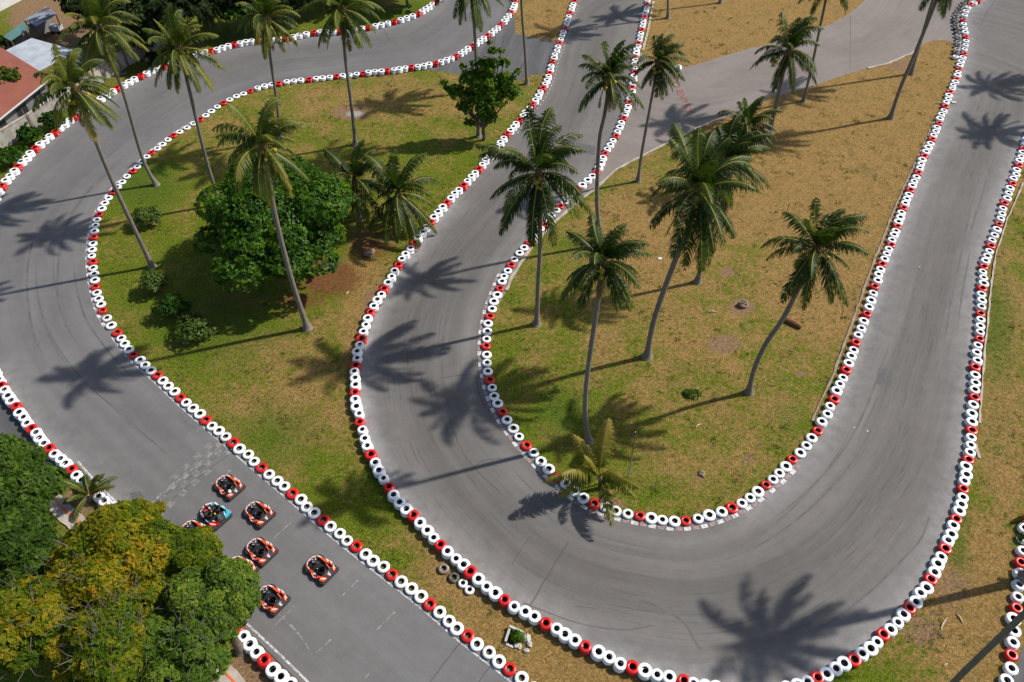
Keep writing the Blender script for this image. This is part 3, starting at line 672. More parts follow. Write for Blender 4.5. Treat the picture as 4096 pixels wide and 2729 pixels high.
# worn dark stacks doubled behind the top right barrier
for i, (x, y) in enumerate([(1850,-25),(1840,5),(1800,22),(1785,48),(1765,72),(1748,100),(1735,128),(1728,160),(1722,185),(1730,218),(1735,250),(1745,287),(1750,322),(1757,352),(1752,383),(1747,412),(1742,450),(1735,475)]):
    p = gc(3, 0, x, y, LAYER * 2)
    tyre_stack(p, 'd', 2, 'worn black tyre stack behind the red and white barrier at top right', 'worn black tyre stacks behind the top right barrier', TRG.uniform(.88, 1.0), mixed=i % 3 == 0)
p = gc(3, 0, 1727, 515, LAYER * 2); tyre_stack(p, 'w', 2, 'small white tyre stack ending the row of worn black stacks', None, 0.85)
p = gc(2, 0, 388, 527, LAYER * 2); tyre_stack(p, 'd', 2, 'lone dark tyre stack between white stacks beside the upper centre track', None, 0.9)
p = gc(1, 0, 918, 682, LAYER); tyre_stack((p[0], p[1] - .5), 'd', 1, 'dark scuffed tyre leaning at the foot of the upper island barrier', None, 0.8)
for (x, y, k, sc, lab) in ((1725,525,'b',.88,'muddy brown loose tyre lying on grass, farthest of four behind the hairpin barrier'), (1820,605,'d',.9,'grey worn loose tyre on grass between a brown tyre and two small white ones'), (1902,660,'w',.76,'small white loose tyre on grass next to the grey loose tyre'), (1963,720,'w',.78,'small white loose tyre on grass, nearest of the four loose tyres')):
    p = gc(1, 3, x, y, 0.15); o = tyre_stack(p, k, 1, lab, None, sc)
for (x, y, lab) in ((1393,660,'white tyre stack under the palm beside the entry road mouth'), (1530,622,"white tyre stack at the grass corner of the pale entry road")):
    p = gc(2, 0, x, y, LAYER); tyre_stack((p[0], p[1]), 'w', 2, lab, None, 1.0)
p = gc(0, 0, 1130, 672, .15); o = tyre_stack(p, 'd', 2, 'black tyres ringing the slim tree trunk beside the concrete wall', None, 1.15)

# ------------------------------------------------------------------ palms
PALM_STOPS = [(0.0, (0.020, 0.042, 0.007)), (0.35, (0.042, 0.075, 0.010)), (0.62, (0.105, 0.135, 0.016)), (0.85, (0.22, 0.20, 0.026)), (1.0, (0.32, 0.25, 0.05))]
M_FROND = leaf_mat('palm_frond', PALM_STOPS, 0.5, 0.42, 0.3)
M_DEAD = speckled('dead_frond', (0.13, 0.085, 0.045), (0.24, 0.165, 0.09), 8.0, 0.9, 0.0)
M_RACHIS = mat('frond_rib', (0.30, 0.24, 0.035), 0.5, 0.4)
M_NUT = speckled('coconut_skin', (0.26, 0.22, 0.02), (0.42, 0.30, 0.04), 3.0, 0.45, 0.0)
def trunk_mat(name, a, b):
    m = mat(name, a, 0.9, 0.2); t = NT(m); o = t.obj()
    wv = t.new('ShaderNodeTexWave', wave_type='BANDS', bands_direction='Z'); wv.inputs['Scale'].default_value = 2.6; wv.inputs['Distortion'].default_value = 2.5; wv.inputs['Detail'].default_value = 3
    t.link(o, wv.inputs['Vector'])
    n = t.noise(2.5, 5, 0.7, o); n2 = t.noise(14, 4, 0.7, o)
    c = t.ramp(n, [(0.3, a), (0.7, b)]); c = t.mix(t.ramp(wv.outputs['Fac'], [(0.1, 0.55), (0.45, 0.0)]), c, (0.07, 0.06, 0.052)); c = t.mix(t.ramp(n2, [(0.6, 0.0), (0.75, 0.5)]), c, (0.32, 0.29, 0.26))
    t.link(c, t.b.inputs['Base Color']); t.bump(t.math('ADD', wv.outputs['Fac'], n2), 0.5, 0.04)
    return m
M_TRUNK = trunk_mat('palm_trunk', (0.185, 0.155, 0.128), (0.285, 0.250, 0.212))
M_BARK = speckled('tree_bark', (0.09, 0.068, 0.05), (0.19, 0.15, 0.115), 5.0, 0.9, 0.5)
M_FIBRE = speckled('palm_fibre', (0.10, 0.065, 0.035), (0.22, 0.15, 0.08), 9.0, 0.9, 0.4)
WIND = np.array([0.42, 0.06, 0.0])
def frond(c, az, el, L, rg, droop, wind=1.0, nst=66):
    """returns (verts, tris) of the two leaflet rows and the rib polyline"""
    N = 16; p = np.array(c, float); ds = L / N; P = [p.copy()]; T = []
    e = el
    d = np.array([math.cos(e) * math.cos(az), math.cos(e) * math.sin(az), math.sin(e)])
    for i in range(N):
        s = (i + .5) / N
        d = d + np.array([0, 0, -1.0]) * droop * 1.0 * (0.35 + 1.5 * s) / N + WIND * wind * s * 1.3 / N
        d /= np.linalg.norm(d); p = p + d * ds; P.append(p.copy()); T.append(d.copy())
    P = np.array(P); T = np.array(T + [T[-1]])
    ts = np.linspace(0.14, 0.995, nst)
    idx = ts * N; i0 = np.minimum(idx.astype(int), N - 1); fr = (idx - i0)[:, None]
    B = P[i0] * (1 - fr) + P[i0 + 1] * fr; Tn = T[i0]
    up = np.array([0, 0, 1.0]); S = np.cross(Tn, up); S /= np.maximum(np.linalg.norm(S, axis=1, keepdims=True), 1e-6)
    Nn = np.cross(S, Tn)
    prof = (np.sin(np.pi * np.clip(ts * 0.92 + 0.06, 0, 1)) ** 0.6)
    LL = (0.245 * L * prof)[:, None] * rg.uniform(.5, 1.15, (nst, 1)) * (rg.random((nst, 1)) > .10)
    V = []; Fc = []; nb = 0
    for sgn in (1, -1):
        ang = rg.uniform(-.22, .22, (nst, 1))
        D1 = S * sgn * (0.78 + ang) + Tn * 0.62 + Nn * 0.16 + np.array([0, 0, -0.30])
        D1 /= np.linalg.norm(D1, axis=1, keepdims=True)
        D2 = D1 + np.array([0, 0, -0.80]) + rg.uniform(-.12, .12, (nst, 3)) + WIND * 0.35 * wind
        D2 /= np.linalg.norm(D2, axis=1, keepdims=True)
        D3 = D2 + np.array([0, 0, -0.75]); D3 /= np.linalg.norm(D3, axis=1, keepdims=True)
        w_ = Tn * (0.0060 * L + 0.011) * (1.35 if droop < 1.31 else 1.0) * rg.uniform(.75, 1.25, (nst, 1))
        m1 = B + D1 * LL * 0.38; m2 = m1 + D2 * LL * 0.34; tip = m2 + D3 * LL * 0.30
        a = B - w_ * .7; b = B + w_ * .7; c_ = m1 - w_; d_ = m1 + w_; e_ = m2 - w_ * .7; f_ = m2 + w_ * .7
        V += [a, b, c_, d_, e_, f_, tip]
        k = np.arange(nst)
        A_i, B_i, C_i, D_i, E_i, F_i, G_i = [nb + j * nst + k for j in range(7)]
        for tri in ((A_i, B_i, D_i), (A_i, D_i, C_i), (C_i, D_i, F_i), (C_i, F_i, E_i), (E_i, F_i, G_i)): Fc.append(np.stack(tri, 1))
        nb += 7 * nst
    return np.vstack(V), np.vstack(Fc), P
def palm_crown(c, Rc, n, seed, parent, wind=1.0, young=False, dead=1, tone=0.0, up=0.0):
    rg = np.random.default_rng(seed); V = []; Fc = []; mi = []; ti = []; nb = 0
    n = n if young else int(n * 1.25)
    c = np.array(c, float)
    for k in range(n):
        u = max(0.0, (k + rg.uniform(-.2, .2)) / n)                 # 0 youngest .. 1 oldest
        az = k * 2.39996 + rg.uniform(-.8, .8) + seed
        wf = wind
        if young: el = R(74) - R(70) * u
        elif u < .30: el = R(82) - R(125) * u; wf = wind * 1.5
        elif u < .58: el = R(38) - R(150) * (u - .30)
        else: el = R(-14) - R(125) * (u - .58); wf = wind * .45
        el += R(up)
        L = Rc * 1.09 * (1.02 if u < .3 else 1.10 if u < .58 else 1.12) * rg.uniform(.84, 1.1)
        dr = rg.uniform(1.1, 2.0) if u < .58 else rg.uniform(.7, 1.3)
        if young: L = Rc * rg.uniform(.85, 1.12); dr = rg.uniform(.7, 1.3)
        isdead = (not young) and k >= n - dead
        if isdead: el = R(-58) - rg.random() * .3; dr = 1.8; L *= .85
        v, f, P = frond(c, az, el, L, rg, dr, wf)
        V.append(v); Fc.append(f + nb); nb += len(v)
        mi.append(np.full(len(f), 2 if isdead else 0)); base = 0.22 + tone * 1.6 + 0.34 * (u > .75) * rg.random() + rg.uniform(-.16, .18)
        nst = len(f) // 10; tt = base + .05 + np.tile(np.linspace(-.14, .16, nst), 10) + rg.uniform(-.10, .10, len(f)); ti.append(np.clip(tt, 0, 1))
        # rib
        ribr = np.linspace(0.035, 0.008, len(P)) * (Rc / 4 + .3)
        S = np.cross(P[-1] - P[0], [0, 0, 1.0]); S /= max(np.linalg.norm(S), 1e-6); U = np.array([0, 0, 1.0])
        ring = np.concatenate([P + S * ribr[:, None], P + U * ribr[:, None] * .9, P - S * ribr[:, None]])
        m = len(P); a = np.arange(m - 1)
        q = [(a, a + m, a + m + 1), (a, a + m + 1, a + 1), (a + m, a + 2 * m, a + 2 * m + 1), (a + m, a + 2 * m + 1, a + m + 1)]
        ff = np.vstack([np.stack(t_, 1) for t_ in q]); V.append(ring); Fc.append(ff + nb); nb += len(ring)
        mi.append(np.full(len(ff), 2 if isdead else 1)); ti.append(np.full(len(ff), .5))
    o = np_mesh('crown', np.vstack(V), np.vstack(Fc), [M_FROND, M_RACHIS, M_DEAD], np.concatenate(ti), np.concatenate(mi), parent)
    return o
def palm(base, crown, Rc, label, mids=(), n=24, seed=1, wind=1.0, rad=0.17, nuts=8, young=False, dead=2, tone=0.0, group='coconut palms on the circuit', up=0.0, world=None):
    """base, crown, mids on the m-sheet; the lean is taken across the view"""
    if world: b, tp, md = Vector(world[0]), Vector(world[1]), []
    else:
        b = gm(*base); tp = raised(*crown, b.y) ; md = [raised(*q, b.y) for q in mids]
    root = empty('young_palm' if young else 'palm_tree', b); tag(root, label, 'palm tree', group)
    pts = [b - Vector((0, 0, .05))] + md + [tp]
    Q = []
    for i in range(len(pts) - 1):
        for k in range(10): Q.append(catmull(pts[max(i - 1, 0)], pts[i], pts[i + 1], pts[min(i + 2, len(pts) - 1)], k / 10))
    Q.append(tp); Q = [q - b for q in Q]
    H_ = max(.3, (tp - b).length); acc = 0; rr = []
    for i, q in enumerate(Q):
        h = max(q.z, 0); rr.append(rad * (0.84 + 0.22 * (1 - h / H_)) + (rad * 1.35 * math.exp(-h / 0.40) if not young else 0) )
    mb = MB(); mb.ring_tube(Q, rr, 12); tr = mb.build('trunk', M_TRUNK, root, True)
    if not young:
        mb = MB(); ax = (Q[-1] - Q[-3]).normalized()
        mb.ring_tube([Q[-1] - ax * 1.3, Q[-1] - ax * .6, Q[-1] - ax * .1, Q[-1] + ax * .5], [rad * .95, rad * 1.5, rad * 1.9, rad * .6], 10)
        mb.build('crown_shaft', M_FIBRE, root, True)
    palm_crown(Q[-1], Rc, n, seed, root, wind, young, dead, tone, up)
    if nuts:
        rg = random.Random(seed)
        for k in range(nuts):
            a = rg.uniform(0, 6.28) if k > nuts // 2 else -1.6 + rg.uniform(-.7, .7); d_ = rg.uniform(.42, .78)
            mb = MB(); mb.blob((0, 0, 0), (.15, .15, .18), 8, 6); nut = mb.build('coconut', M_NUT, root, True)
            nut.location = (Q[-1].x + d_ * math.cos(a), Q[-1].y + d_ * math.sin(a), Q[-1].z - rg.uniform(.1, .8)); nut.rotation_euler = (rg.uniform(-.5, .5), rg.uniform(-.5, .5), 0)
    return root
# left loop
palm((350,613), (172,205), 2.85, 'tall palm leaning left from the left island, nearest the bushes', [(262,425),(196,262)], seed=1, n=26, tone=.15)
palm((360,425), (228,62), 3.1, 'thin curved palm at the left island rim, crown high over the wall', [(328,365),(284,215),(247,120)], seed=2, rad=.15, n=26, tone=.18)
palm((507,470), (413,112), 2.95, 'palm with yellowing fronds drooping in front of the far left tyre row', [(476,375),(437,215)], seed=3, rad=.155, n=26, tone=.16)
palm((645,320), (613,42), 2.9, 'slender upright palm behind the nearest yellow crowned palm of the left island', [(634,220),(620,125)], seed=4, rad=.15, tone=.14)
palm((707,755), (603,335), 2.95, 'tall curved palm rising in front of the round leafy tree', [(672,650),(638,520),(622,440)], seed=5, rad=.19, n=28, tone=.17, nuts=10)
palm((817,333), (786,22), 3.3, 'straight palm beside the ash patch on the left island', [(806,230),(793,130)], seed=6, rad=.16, tone=.13)
palm((826,505), (815,415), 3.3, 'short palm behind the round tree, left of the spreading short palm', seed=7, n=20, rad=.16, nuts=4, dead=0, tone=-.06)
palm((918,525), (916,444), 3.9, 'short palm spreading over the tyre row right of the round tree', seed=8, n=22, rad=.17, nuts=4, dead=0, tone=-.04)
palm((1100,314), (1082,-38), 3.2, 'palm rising behind the slim bushy tree, only hanging frond tips in view', [(1095,170),(1091,80)], seed=9, rad=.155)
palm((1211,193), (1193,-125), 3.2, 'bare looking palm trunk in the small brown patch by the centre track', [(1206,110),(1199,20)], seed=10, rad=.15)
palm((1535,42), (1543,-215), 3.2, 'palm trunk at the top edge, left of the dry upper lawn', [(1536,-60)], seed=11, rad=.15)
palm((1656,7), (1670,-235), 3.2, 'palm on the upper lawn with only its foot showing at the top edge', seed=12, rad=.15)
palm((1846,233), (1912,-70), 3.3, 'thin palm with whitewashed foot at the entry road edge', [(1864,160),(1888,45)], seed=13, rad=.14)
palm((1768,300), (1812,118), 3.4, 'windswept palm with tan hanging dead fronds by the entry road', [(1785,235),(1800,165)], seed=14, rad=.2, wind=1.9, dead=3, up=10, nuts=10)
palm((2046,272), (2178,-75), 3.4, 'tall palm leaning right on the dry grass at top right', [(2068,205),(2104,120),(2150,5)], seed=15, rad=.18)
palm((2093,170), (2185,-140), 3.3, 'palm half hidden behind the tall leaning palm at top right', [(2105,130)], seed=16, rad=.17)
palm((1700,425), (1716,290), 2.9, 'bushy low palm behind the largest pair of crowns on the dry island', seed=17, wind=1.2, tone=-.06, n=24, nuts=3, dead=0)
palm((1603,648), (1668,372), 3.2, 'straight palm whose crown merges behind the largest crown', [(1615,590),(1635,490)], seed=18, wind=1.4, tone=-.06, n=26)
palm((1487,820), (1606,440), 3.85, 'largest palm, curved trunk and heavy yellow coconut bunches', [(1503,735),(1547,610),(1583,520)], seed=19, wind=1.0, rad=.2, nuts=22, n=30, tone=-.04, dead=0)
palm((1233,745), (1238,398), 3.8, 'palm with a broad dark crown over the centre track bend', [(1237,650),(1241,560)], seed=20, wind=1.1, rad=.17, n=30, tone=-.03, nuts=12)
palm((1384,563), (1402,178), 2.6, 'tall palm with a brown skirt of dead fronds beside the track divider', [(1372,470),(1377,330),(1390,260)], seed=21, wind=1.5, rad=.17, dead=5, nuts=8, up=6)
palm((1466,417), (1512,142), 2.45, 'slim palm leaning slightly right at the entry road mouth', [(1475,350),(1494,245)], seed=22, wind=1.3, rad=.14, tone=-.03)
palm((1353,1014), (1386,600), 2.45, 'palm with greyish ragged crown, nearest the inner hairpin bend', [(1345,950),(1350,860),(1370,720)], seed=23, wind=1.2, rad=.165, dead=4, n=28, tone=-.02)
palm((1721,902), (1878,572), 3.1, 'palm bent right with a windblown crown near the right tyre row', [(1733,850),(1760,790),(1806,720)], seed=24, wind=2.0, rad=.165, n=28, up=4, nuts=10, tone=-.02, dead=2)
b_ = gm(2352, 1335); s_ = gm(1775, 1470); h_ = 15.5; t_ = s_ + Vector((math.cos(SUN_AZ), math.sin(SUN_AZ), 0)) * (h_ / math.tan(SUN_EL)); t_.z = h_
palm(None, None, 3.6, 'palm at the right edge whose foot stands by the corner barrier', seed=26, rad=.24, world=(b_, t_))
palm((2150,1625), (2590,1180), 3.2, 'bare palm trunk crossing the bottom right corner', [(2190,1570),(2352,1412)], seed=27, rad=.15)
palm((1383,1122), (1377,1092), 3.5, 'young trunkless palm by the inner bend of the hairpin', seed=28, n=12, young=True, nuts=0, tone=.28, wind=.3)
palm((207,1150), (205,1135), 1.9, 'small young palm among white tyres by the start straight', seed=29, n=13, young=True, nuts=0, tone=.08, wind=.2)
palm((2462,1345), (2466,1325), 2.2, 'low palm at the right edge with fronds over the corner tyres', seed=30, n=14, young=True, nuts=0, tone=.05, wind=.2)
palm((478,78), (462,-6), 3.6, 'palm among the dark trees beyond the wall, left of centre top', seed=31, tone=-.1, dead=0)
palm((372,100), (352,-80), 3.2, 'palm with a pale thin trunk behind the wall among dark trees', [(358,40)], seed=32, rad=.15)
for k, (sx, sy) in enumerate(((2282,198), (2285,305))):            # two palms beyond the right edge: their shadows lie on the track
    q = gm(sx, sy); h = 13.5; d_ = h / math.tan(SUN_EL)
    tp = Vector((q.x + d_ * math.cos(SUN_AZ), q.y + d_ * math.sin(SUN_AZ), h))
    palm(None, None, 3.6, ('palm beyond the right edge casting the farther crown shadow on the track', 'palm beyond the right edge casting the nearer crown shadow on the track')[k], seed=40 + k, world=((tp.x + .5, tp.y, 0), tp))

# ------------------------------------------------------------------ broadleaf trees and bushes
def leaf_cloud(lobes, n, size, seed, tints, flat=0.35, elong=1.7, shell=0.5):
    """lobes: (x,y,z,rx,ry,rz,tint offset); n leaves on and inside the lobes"""
    rg = np.random.default_rng(seed); L = np.array(lobes, float)
    wgt = (L[:, 3] * L[:, 4] + L[:, 4] * L[:, 5]) ; wgt /= wgt.sum()
    k = rg.choice(len(L), n, p=wgt)
    u = rg.normal(size=(n, 3)); u /= np.linalg.norm(u, axis=1, keepdims=True); u[:, 2] = np.where(u[:, 2] < -.35, -u[:, 2], u[:, 2])
    # twigs: pull leaves into small bunches
    nt = max(6, n // 14); tw = rg.normal(size=(nt, 3)); tw /= np.linalg.norm(tw, axis=1, keepdims=True); tw[:, 2] = np.where(tw[:, 2] < -.3, -tw[:, 2], tw[:, 2])
    ti_ = rg.integers(0, nt, n); u = tw[ti_] + rg.normal(size=(n, 3)) * 0.10; u /= np.linalg.norm(u, axis=1, keepdims=True)
    k = (ti_ * 7919 + seed) % 10007; k = np.searchsorted(np.cumsum(wgt), (k % 1000) / 1000.0); k = np.minimum(k, len(L) - 1)
    tr = rg.uniform(shell, 1.05, nt)[ti_] + rg.normal(size=n) * 0.035
    P = L[k, :3] + u * L[k, 3:6] * tr[:, None]
    nrm = u * (1 - flat) + np.array([0, 0, 1.0]) * flat + rg.normal(size=(n, 3)) * 0.34; nrm /= np.linalg.norm(nrm, axis=1, keepdims=True)
    a = np.cross(nrm, rg.normal(size=(n, 3))); a /= np.maximum(np.linalg.norm(a, axis=1, keepdims=True), 1e-6); b = np.cross(nrm, a)
    s = size * rg.uniform(.65, 1.3, (n, 1))
    tip = P + a * s * elong * .5 - nrm * s * .15; tail = P - a * s * elong * .5 - nrm * s * .1; l = P + b * s * .42 + nrm * s * .08; r_ = P - b * s * .42 + nrm * s * .08
    V = np.stack([tail, l, tip, r_], 1).reshape(-1, 3); i = np.arange(n) * 4
    Fc = np.stack([i, i + 1, i + 2, i + 3], 1)
    tt = tints[0] + (tints[1] - tints[0]) * rg.random(nt)[ti_] * .8 + rg.normal(size=n) * .07 + L[k, 6]
    return V, Fc, np.clip(tt, 0, 1)
def lobed(center, Rxy, Rz, n, seed, spread=.62, small=.42, tint=0.0, tj=0.0):
    rg = random.Random(seed); out = [(center[0], center[1], center[2], Rxy * .74, Rxy * .74, Rz * .8, tint)]
    for k in range(n):
        a = k * 2.39996 + rg.uniform(-.3, .3); e = rg.uniform(-.25, 1.0); q = spread * rg.uniform(.85, 1.2)
        ce = math.sqrt(max(0, 1 - min(1, e) ** 2)); rr = small * rg.uniform(.7, 1.25)
        out.append((center[0] + Rxy * q * ce * math.cos(a), center[1] + Rxy * q * ce * math.sin(a), center[2] + Rz * q * e, Rxy * rr, Rxy * rr, Rz * rr * .9, tint + rg.uniform(-tj, tj)))
    return out
GREEN_STOPS = [(0.0, (0.018, 0.058, 0.003)), (0.4, (0.042, 0.115, 0.005)), (0.75, (0.090, 0.190, 0.008)), (1.0, (0.17, 0.24, 0.015))]
DARK_STOPS = [(0.0, (0.010, 0.020, 0.006)), (0.5, (0.024, 0.044, 0.010)), (1.0, (0.065, 0.085, 0.018))]
YEL_STOPS = [(0.0, (0.026, 0.066, 0.005)), (0.30, (0.092, 0.145, 0.006)), (0.55, (0.205, 0.205, 0.008)), (0.78, (0.335, 0.230, 0.010)), (1.0, (0.42, 0.19, 0.012))]
OLIVE_STOPS = [(0.0, (0.028, 0.062, 0.006)), (0.5, (0.080, 0.145, 0.012)), (1.0, (0.20, 0.25, 0.025))]
BUSH_STOPS = [(0.0, (0.030, 0.070, 0.005)), (0.5, (0.095, 0.150, 0.008)), (1.0, (0.20, 0.24, 0.02))]
M_GREEN = leaf_mat('leaf_green', GREEN_STOPS, 0.5, 0.44, 0.25); M_DARKL = leaf_mat('leaf_dark', DARK_STOPS, 0.7, 0.25, 0.15); M_YEL = leaf_mat('leaf_yellowing', YEL_STOPS, 0.7, 0.42, 0.15); M_OLIVE = leaf_mat('leaf_olive', OLIVE_STOPS, 0.65, 0.36, 0.2); M_BUSH = leaf_mat('leaf_bush', BUSH_STOPS, 0.5, 0.3)
M_TWIG = speckled('grey_twigs', (0.08, 0.068, 0.058), (0.15, 0.135, 0.118), 6.0, 0.9, 0.0)
def limbs(mb, base, top, lobes, r0, seed, nb=9, stems=1):
    rg = random.Random(seed); b = Vector(base); t_ = Vector(top)
    for s in range(stems):
        bb = b + Vector((rg.uniform(-.3, .3), rg.uniform(-.3, .3), 0)) * (stems > 1); fk = b.lerp(t_, rg.uniform(.38, .5)) + Vector((rg.uniform(-.2, .2), rg.uniform(-.2, .2), 0))
        mb.ring_tube([bb - Vector((0, 0, .05)), bb.lerp(fk, .12), bb.lerp(fk, .55) + Vector((rg.uniform(-.1, .1), rg.uniform(-.1, .1), 0)), fk], [r0 * 1.6, r0 * 1.08, r0 * .9, r0 * .78], 9)
        L = lobes[:]; rg.shuffle(L)
        for q in L[:nb]:
            e = Vector(q[:3]); m = fk.lerp(e, .5) + Vector((rg.uniform(-.3, .3), rg.uniform(-.3, .3), rg.uniform(-.1, .4))); mb.ring_tube([fk, m, e, e + (e - m) * .5], [r0 * .6, r0 * .38, r0 * .2, r0 * .05], 6, cap=False)
def twigs(mb, lobes, n, seed, ln=1.0, r=0.018):
    rg = random.Random(seed)
    for k in range(n):
        q = rg.choice(lobes); u = Vector((rg.gauss(0, 1), rg.gauss(0, 1), abs(rg.gauss(0, 1)))).normalized()
        p = Vector((q[0] + u.x * q[3] * .8, q[1] + u.y * q[4] * .8, q[2] + u.z * q[5] * .8)); d_ = (u + Vector((rg.gauss(0, .5), rg.gauss(0, .5), rg.gauss(0, .4)))).normalized()
        m = p + d_ * ln * .5 + Vector((rg.gauss(0, .1), rg.gauss(0, .1), 0)); mb.ring_tube([p, m, p + d_ * ln], [r, r * .8, r * .3], 4, cap=False)
def tree(name, label, base, lobes, n, size, seed, m, tints, trunk_r=.25, stems=1, nb=9, group=None, cat='tree', elong=1.7, flat=.35, shell=.5, bare=None, trunk=True):
    b = Vector(base); root = empty(name, b); tag(root, label, cat, group)
    lb = [(q[0] - b.x, q[1] - b.y, q[2], *q[3:]) for q in lobes]
    V, Fc, tt = leaf_cloud(lb, n, size, seed, tints, flat, elong, shell)
    np_mesh('crown' if trunk else 'foliage', V, Fc, m, tt, None, root)
    mb = MB(); cz = lb[0]
    limbs(mb, (0, 0, 0), (cz[0], cz[1], cz[2]), lb, trunk_r, seed, nb, stems); mb.build('trunk' if trunk else 'stem', M_BARK, root, True)
    if bare:
        mb = MB(); twigs(mb, bare_l(bare, b), max(8, bare[1]), seed, bare[2]); mb.build('bare_twigs', M_TWIG, root)
    return root
def bare_l(bare, b): return [(q[0] - b.x, q[1] - b.y, q[2], *q[3:]) for q in bare[0]]
# round leafy tree of the left island
c = gm(640, 520, 4.2); lobes = lobed(c, 6.3, 4.3, 26, 5, .70, .36, 0.0, .12)
tree('leafy_tree', 'large round dark green leafy tree in the left island', (c.x, c.y - .3, 0), lobes, 46000, .215, 5, M_GREEN, (.12, .9), .32, 1, 14, shell=.72)
# slim bushy tree
b = gm(1112, 322); lobes = [(b.x + .2, b.y, 3.0, 1.0, 1.0, 1.2, 0)] + [(b.x + dx * 1.3, b.y + dy, z * 1.13 + .2, r * 1.28, r * 1.15, r * 1.3, tj) for dx, dy, z, r, tj in ((-.4,0,3.6,1.2,0),(.9,.3,3.9,1.25,.05),(-1.9,.2,4.3,.75,0),(.1,.4,5.0,1.25,.05),(1.7,.4,5.2,.85,.1),(-1.0,.3,5.6,.75,0),(.5,.6,6.5,.8,.1),(1.6,.5,6.9,.55,.1),(-.3,.5,6.8,.55,0),(.8,.5,7.9,.42,.1),(1.4,.5,7.9,.3,.1),(.6,.5,8.6,.25,.1),(2.3,.3,4.2,.7,.05),(-1.5,-.1,3.0,.6,0),(.7,-.3,2.1,.6,.1),(2.6,.4,6.1,.35,.1),(-2.6,.3,4.7,.4,0),(-2.8,.3,5.3,.3,0),(-1.0,-.3,1.7,.5,.1),(-1.4,.3,6.6,.35,.1))]
tree('slim_tree', 'upright bushy green tree with several stems in the island corner', b, lobes, 26000, .17, 6, M_GREEN, (.5, 1.05), .11, 3, 14, shell=.3)
# bushes of the left island
for i, (x, y, rp, m, tn, lab) in enumerate(((340,500,1.35,M_BUSH,(.25,.6),'yellow green round bush, farthest of four on the left island'), (354,652,1.3,M_BUSH,(.2,.5),'yellow green bush just below the leaning palm foot'), (396,708,1.35,M_GREEN,(.05,.35),'dark shaded bush between two lighter bushes'), (446,758,1.5,M_BUSH,(.2,.5),'olive green bush, nearest of four on the left island'))):  # third bush: the shade it stands in is put into darker leaf colour
    p = gm(x, y, .8); tree('bush', lab, (p.x, p.y, 0), lobed((p.x, p.y, .8), rp, 1.0, 14, 50 + i, .62, .42, 0, .05), 6500, .10, 60 + i, m, tn, .05, 3, 6, 'bushes on the left island', 'bush', trunk=False)
# big trees of the lower left corner
def mtree(name, lab, mx, my, z, Rxy, Rz, nl, n, seed, m, tn, size=.21, tj=.1, bare=0, shell=.74, extra=()):
    c = gm(mx, my, z); lobes = lobed((c.x, c.y, z), Rxy, Rz, nl, seed, .72, .36, 0, tj) + [(c.x + e[0], c.y + e[1], z + e[2], *e[3:]) for e in extra]
    br = (lobes[1:8], bare, 1.1) if bare else None
    return tree(name, lab, (c.x, c.y, 0), lobes, int(n * 1.7), size * .74, seed, m, tn, .25, 1, 10, 'trees of the lower left corner', shell=shell, bare=br, elong=2.1)
mtree('yellow_tree', 'large tree turning orange yellow in the lower left', 268, 1290, 7.0, 3.1, 2.5, 22, 24000, 71, M_YEL, (.28, .80), tj=.20, bare=90)
mtree('yellow_tree', 'green and yellow tree reaching towards the parked karts', 418, 1290, 6.0, 1.75, 1.8, 16, 15000, 72, M_YEL, (.18, .56), tj=.1, extra=[(.45,1.55,-.6,.75,.75,.7,.15),(1.0,1.0,-.4,.8,.7,.7,.05),(.1,1.9,-1.0,.6,.5,.6,.2)])
mtree('green_tree', 'green tree edging the start straight by the nearest kart', 485, 1385, 6.2, 2.15, 2.2, 18, 21000, 73, M_OLIVE, (.3, 1.0), tj=.12, bare=30, extra=[(1.0,1.5,.0,.85,.8,.8,.1),(1.5,.9,.1,.8,.8,.8,.05)])
mtree('yellow_tree', 'bright yellow flecked tree at the left edge', 70, 1440, 7.0, 2.6, 2.2, 18, 18000, 74, M_YEL, (.26, .72), tj=.18, bare=60)
mtree('yellow_tree', 'mottled yellow tree at the bottom edge with bare grey twigs', 250, 1480, 6.6, 2.6, 2.2, 20, 18000, 75, M_YEL, (.2, .68), tj=.2, bare=200)
mtree('green_tree', 'dull green tree at the bottom edge right of the bare twigs', 425, 1480, 6.0, 2.3, 2.0, 18, 14000, 76, M_OLIVE, (.2, .8), tj=.15, bare=110)
mtree('mango_tree', 'dense dark green tree at the left edge above the yellow trees', 14, 1132, 5.5, 2.8, 2.7, 22, 24000, 77, M_OLIVE, (.05, .62), .24, tj=.08)
mtree('mango_tree', 'lower dark green tree between dense tree and yellow tree', 10, 1260, 5.2, 2.3, 2.2, 16, 13000, 78, M_OLIVE, (.0, .5), .24, tj=.08)
mtree('yellow_tree', 'low yellow green sapling at the top of the corner trees', 330, 1195, 3.6, 1.3, 1.1, 10, 5000, 79, M_YEL, (.2, .7), tj=.15)
mtree('yellow_tree', 'yellow green middle tree filling the gap between the corner trees', 330, 1400, 5.6, 2.4, 2.0, 18, 15000, 80, M_YEL, (.2, .75), tj=.18, bare=40)
mtree('green_tree', 'dark green understorey tree between yellow tree and left edge', 140, 1350, 5.0, 2.6, 1.9, 18, 13000, 82, M_OLIVE, (.1, .6), tj=.12)
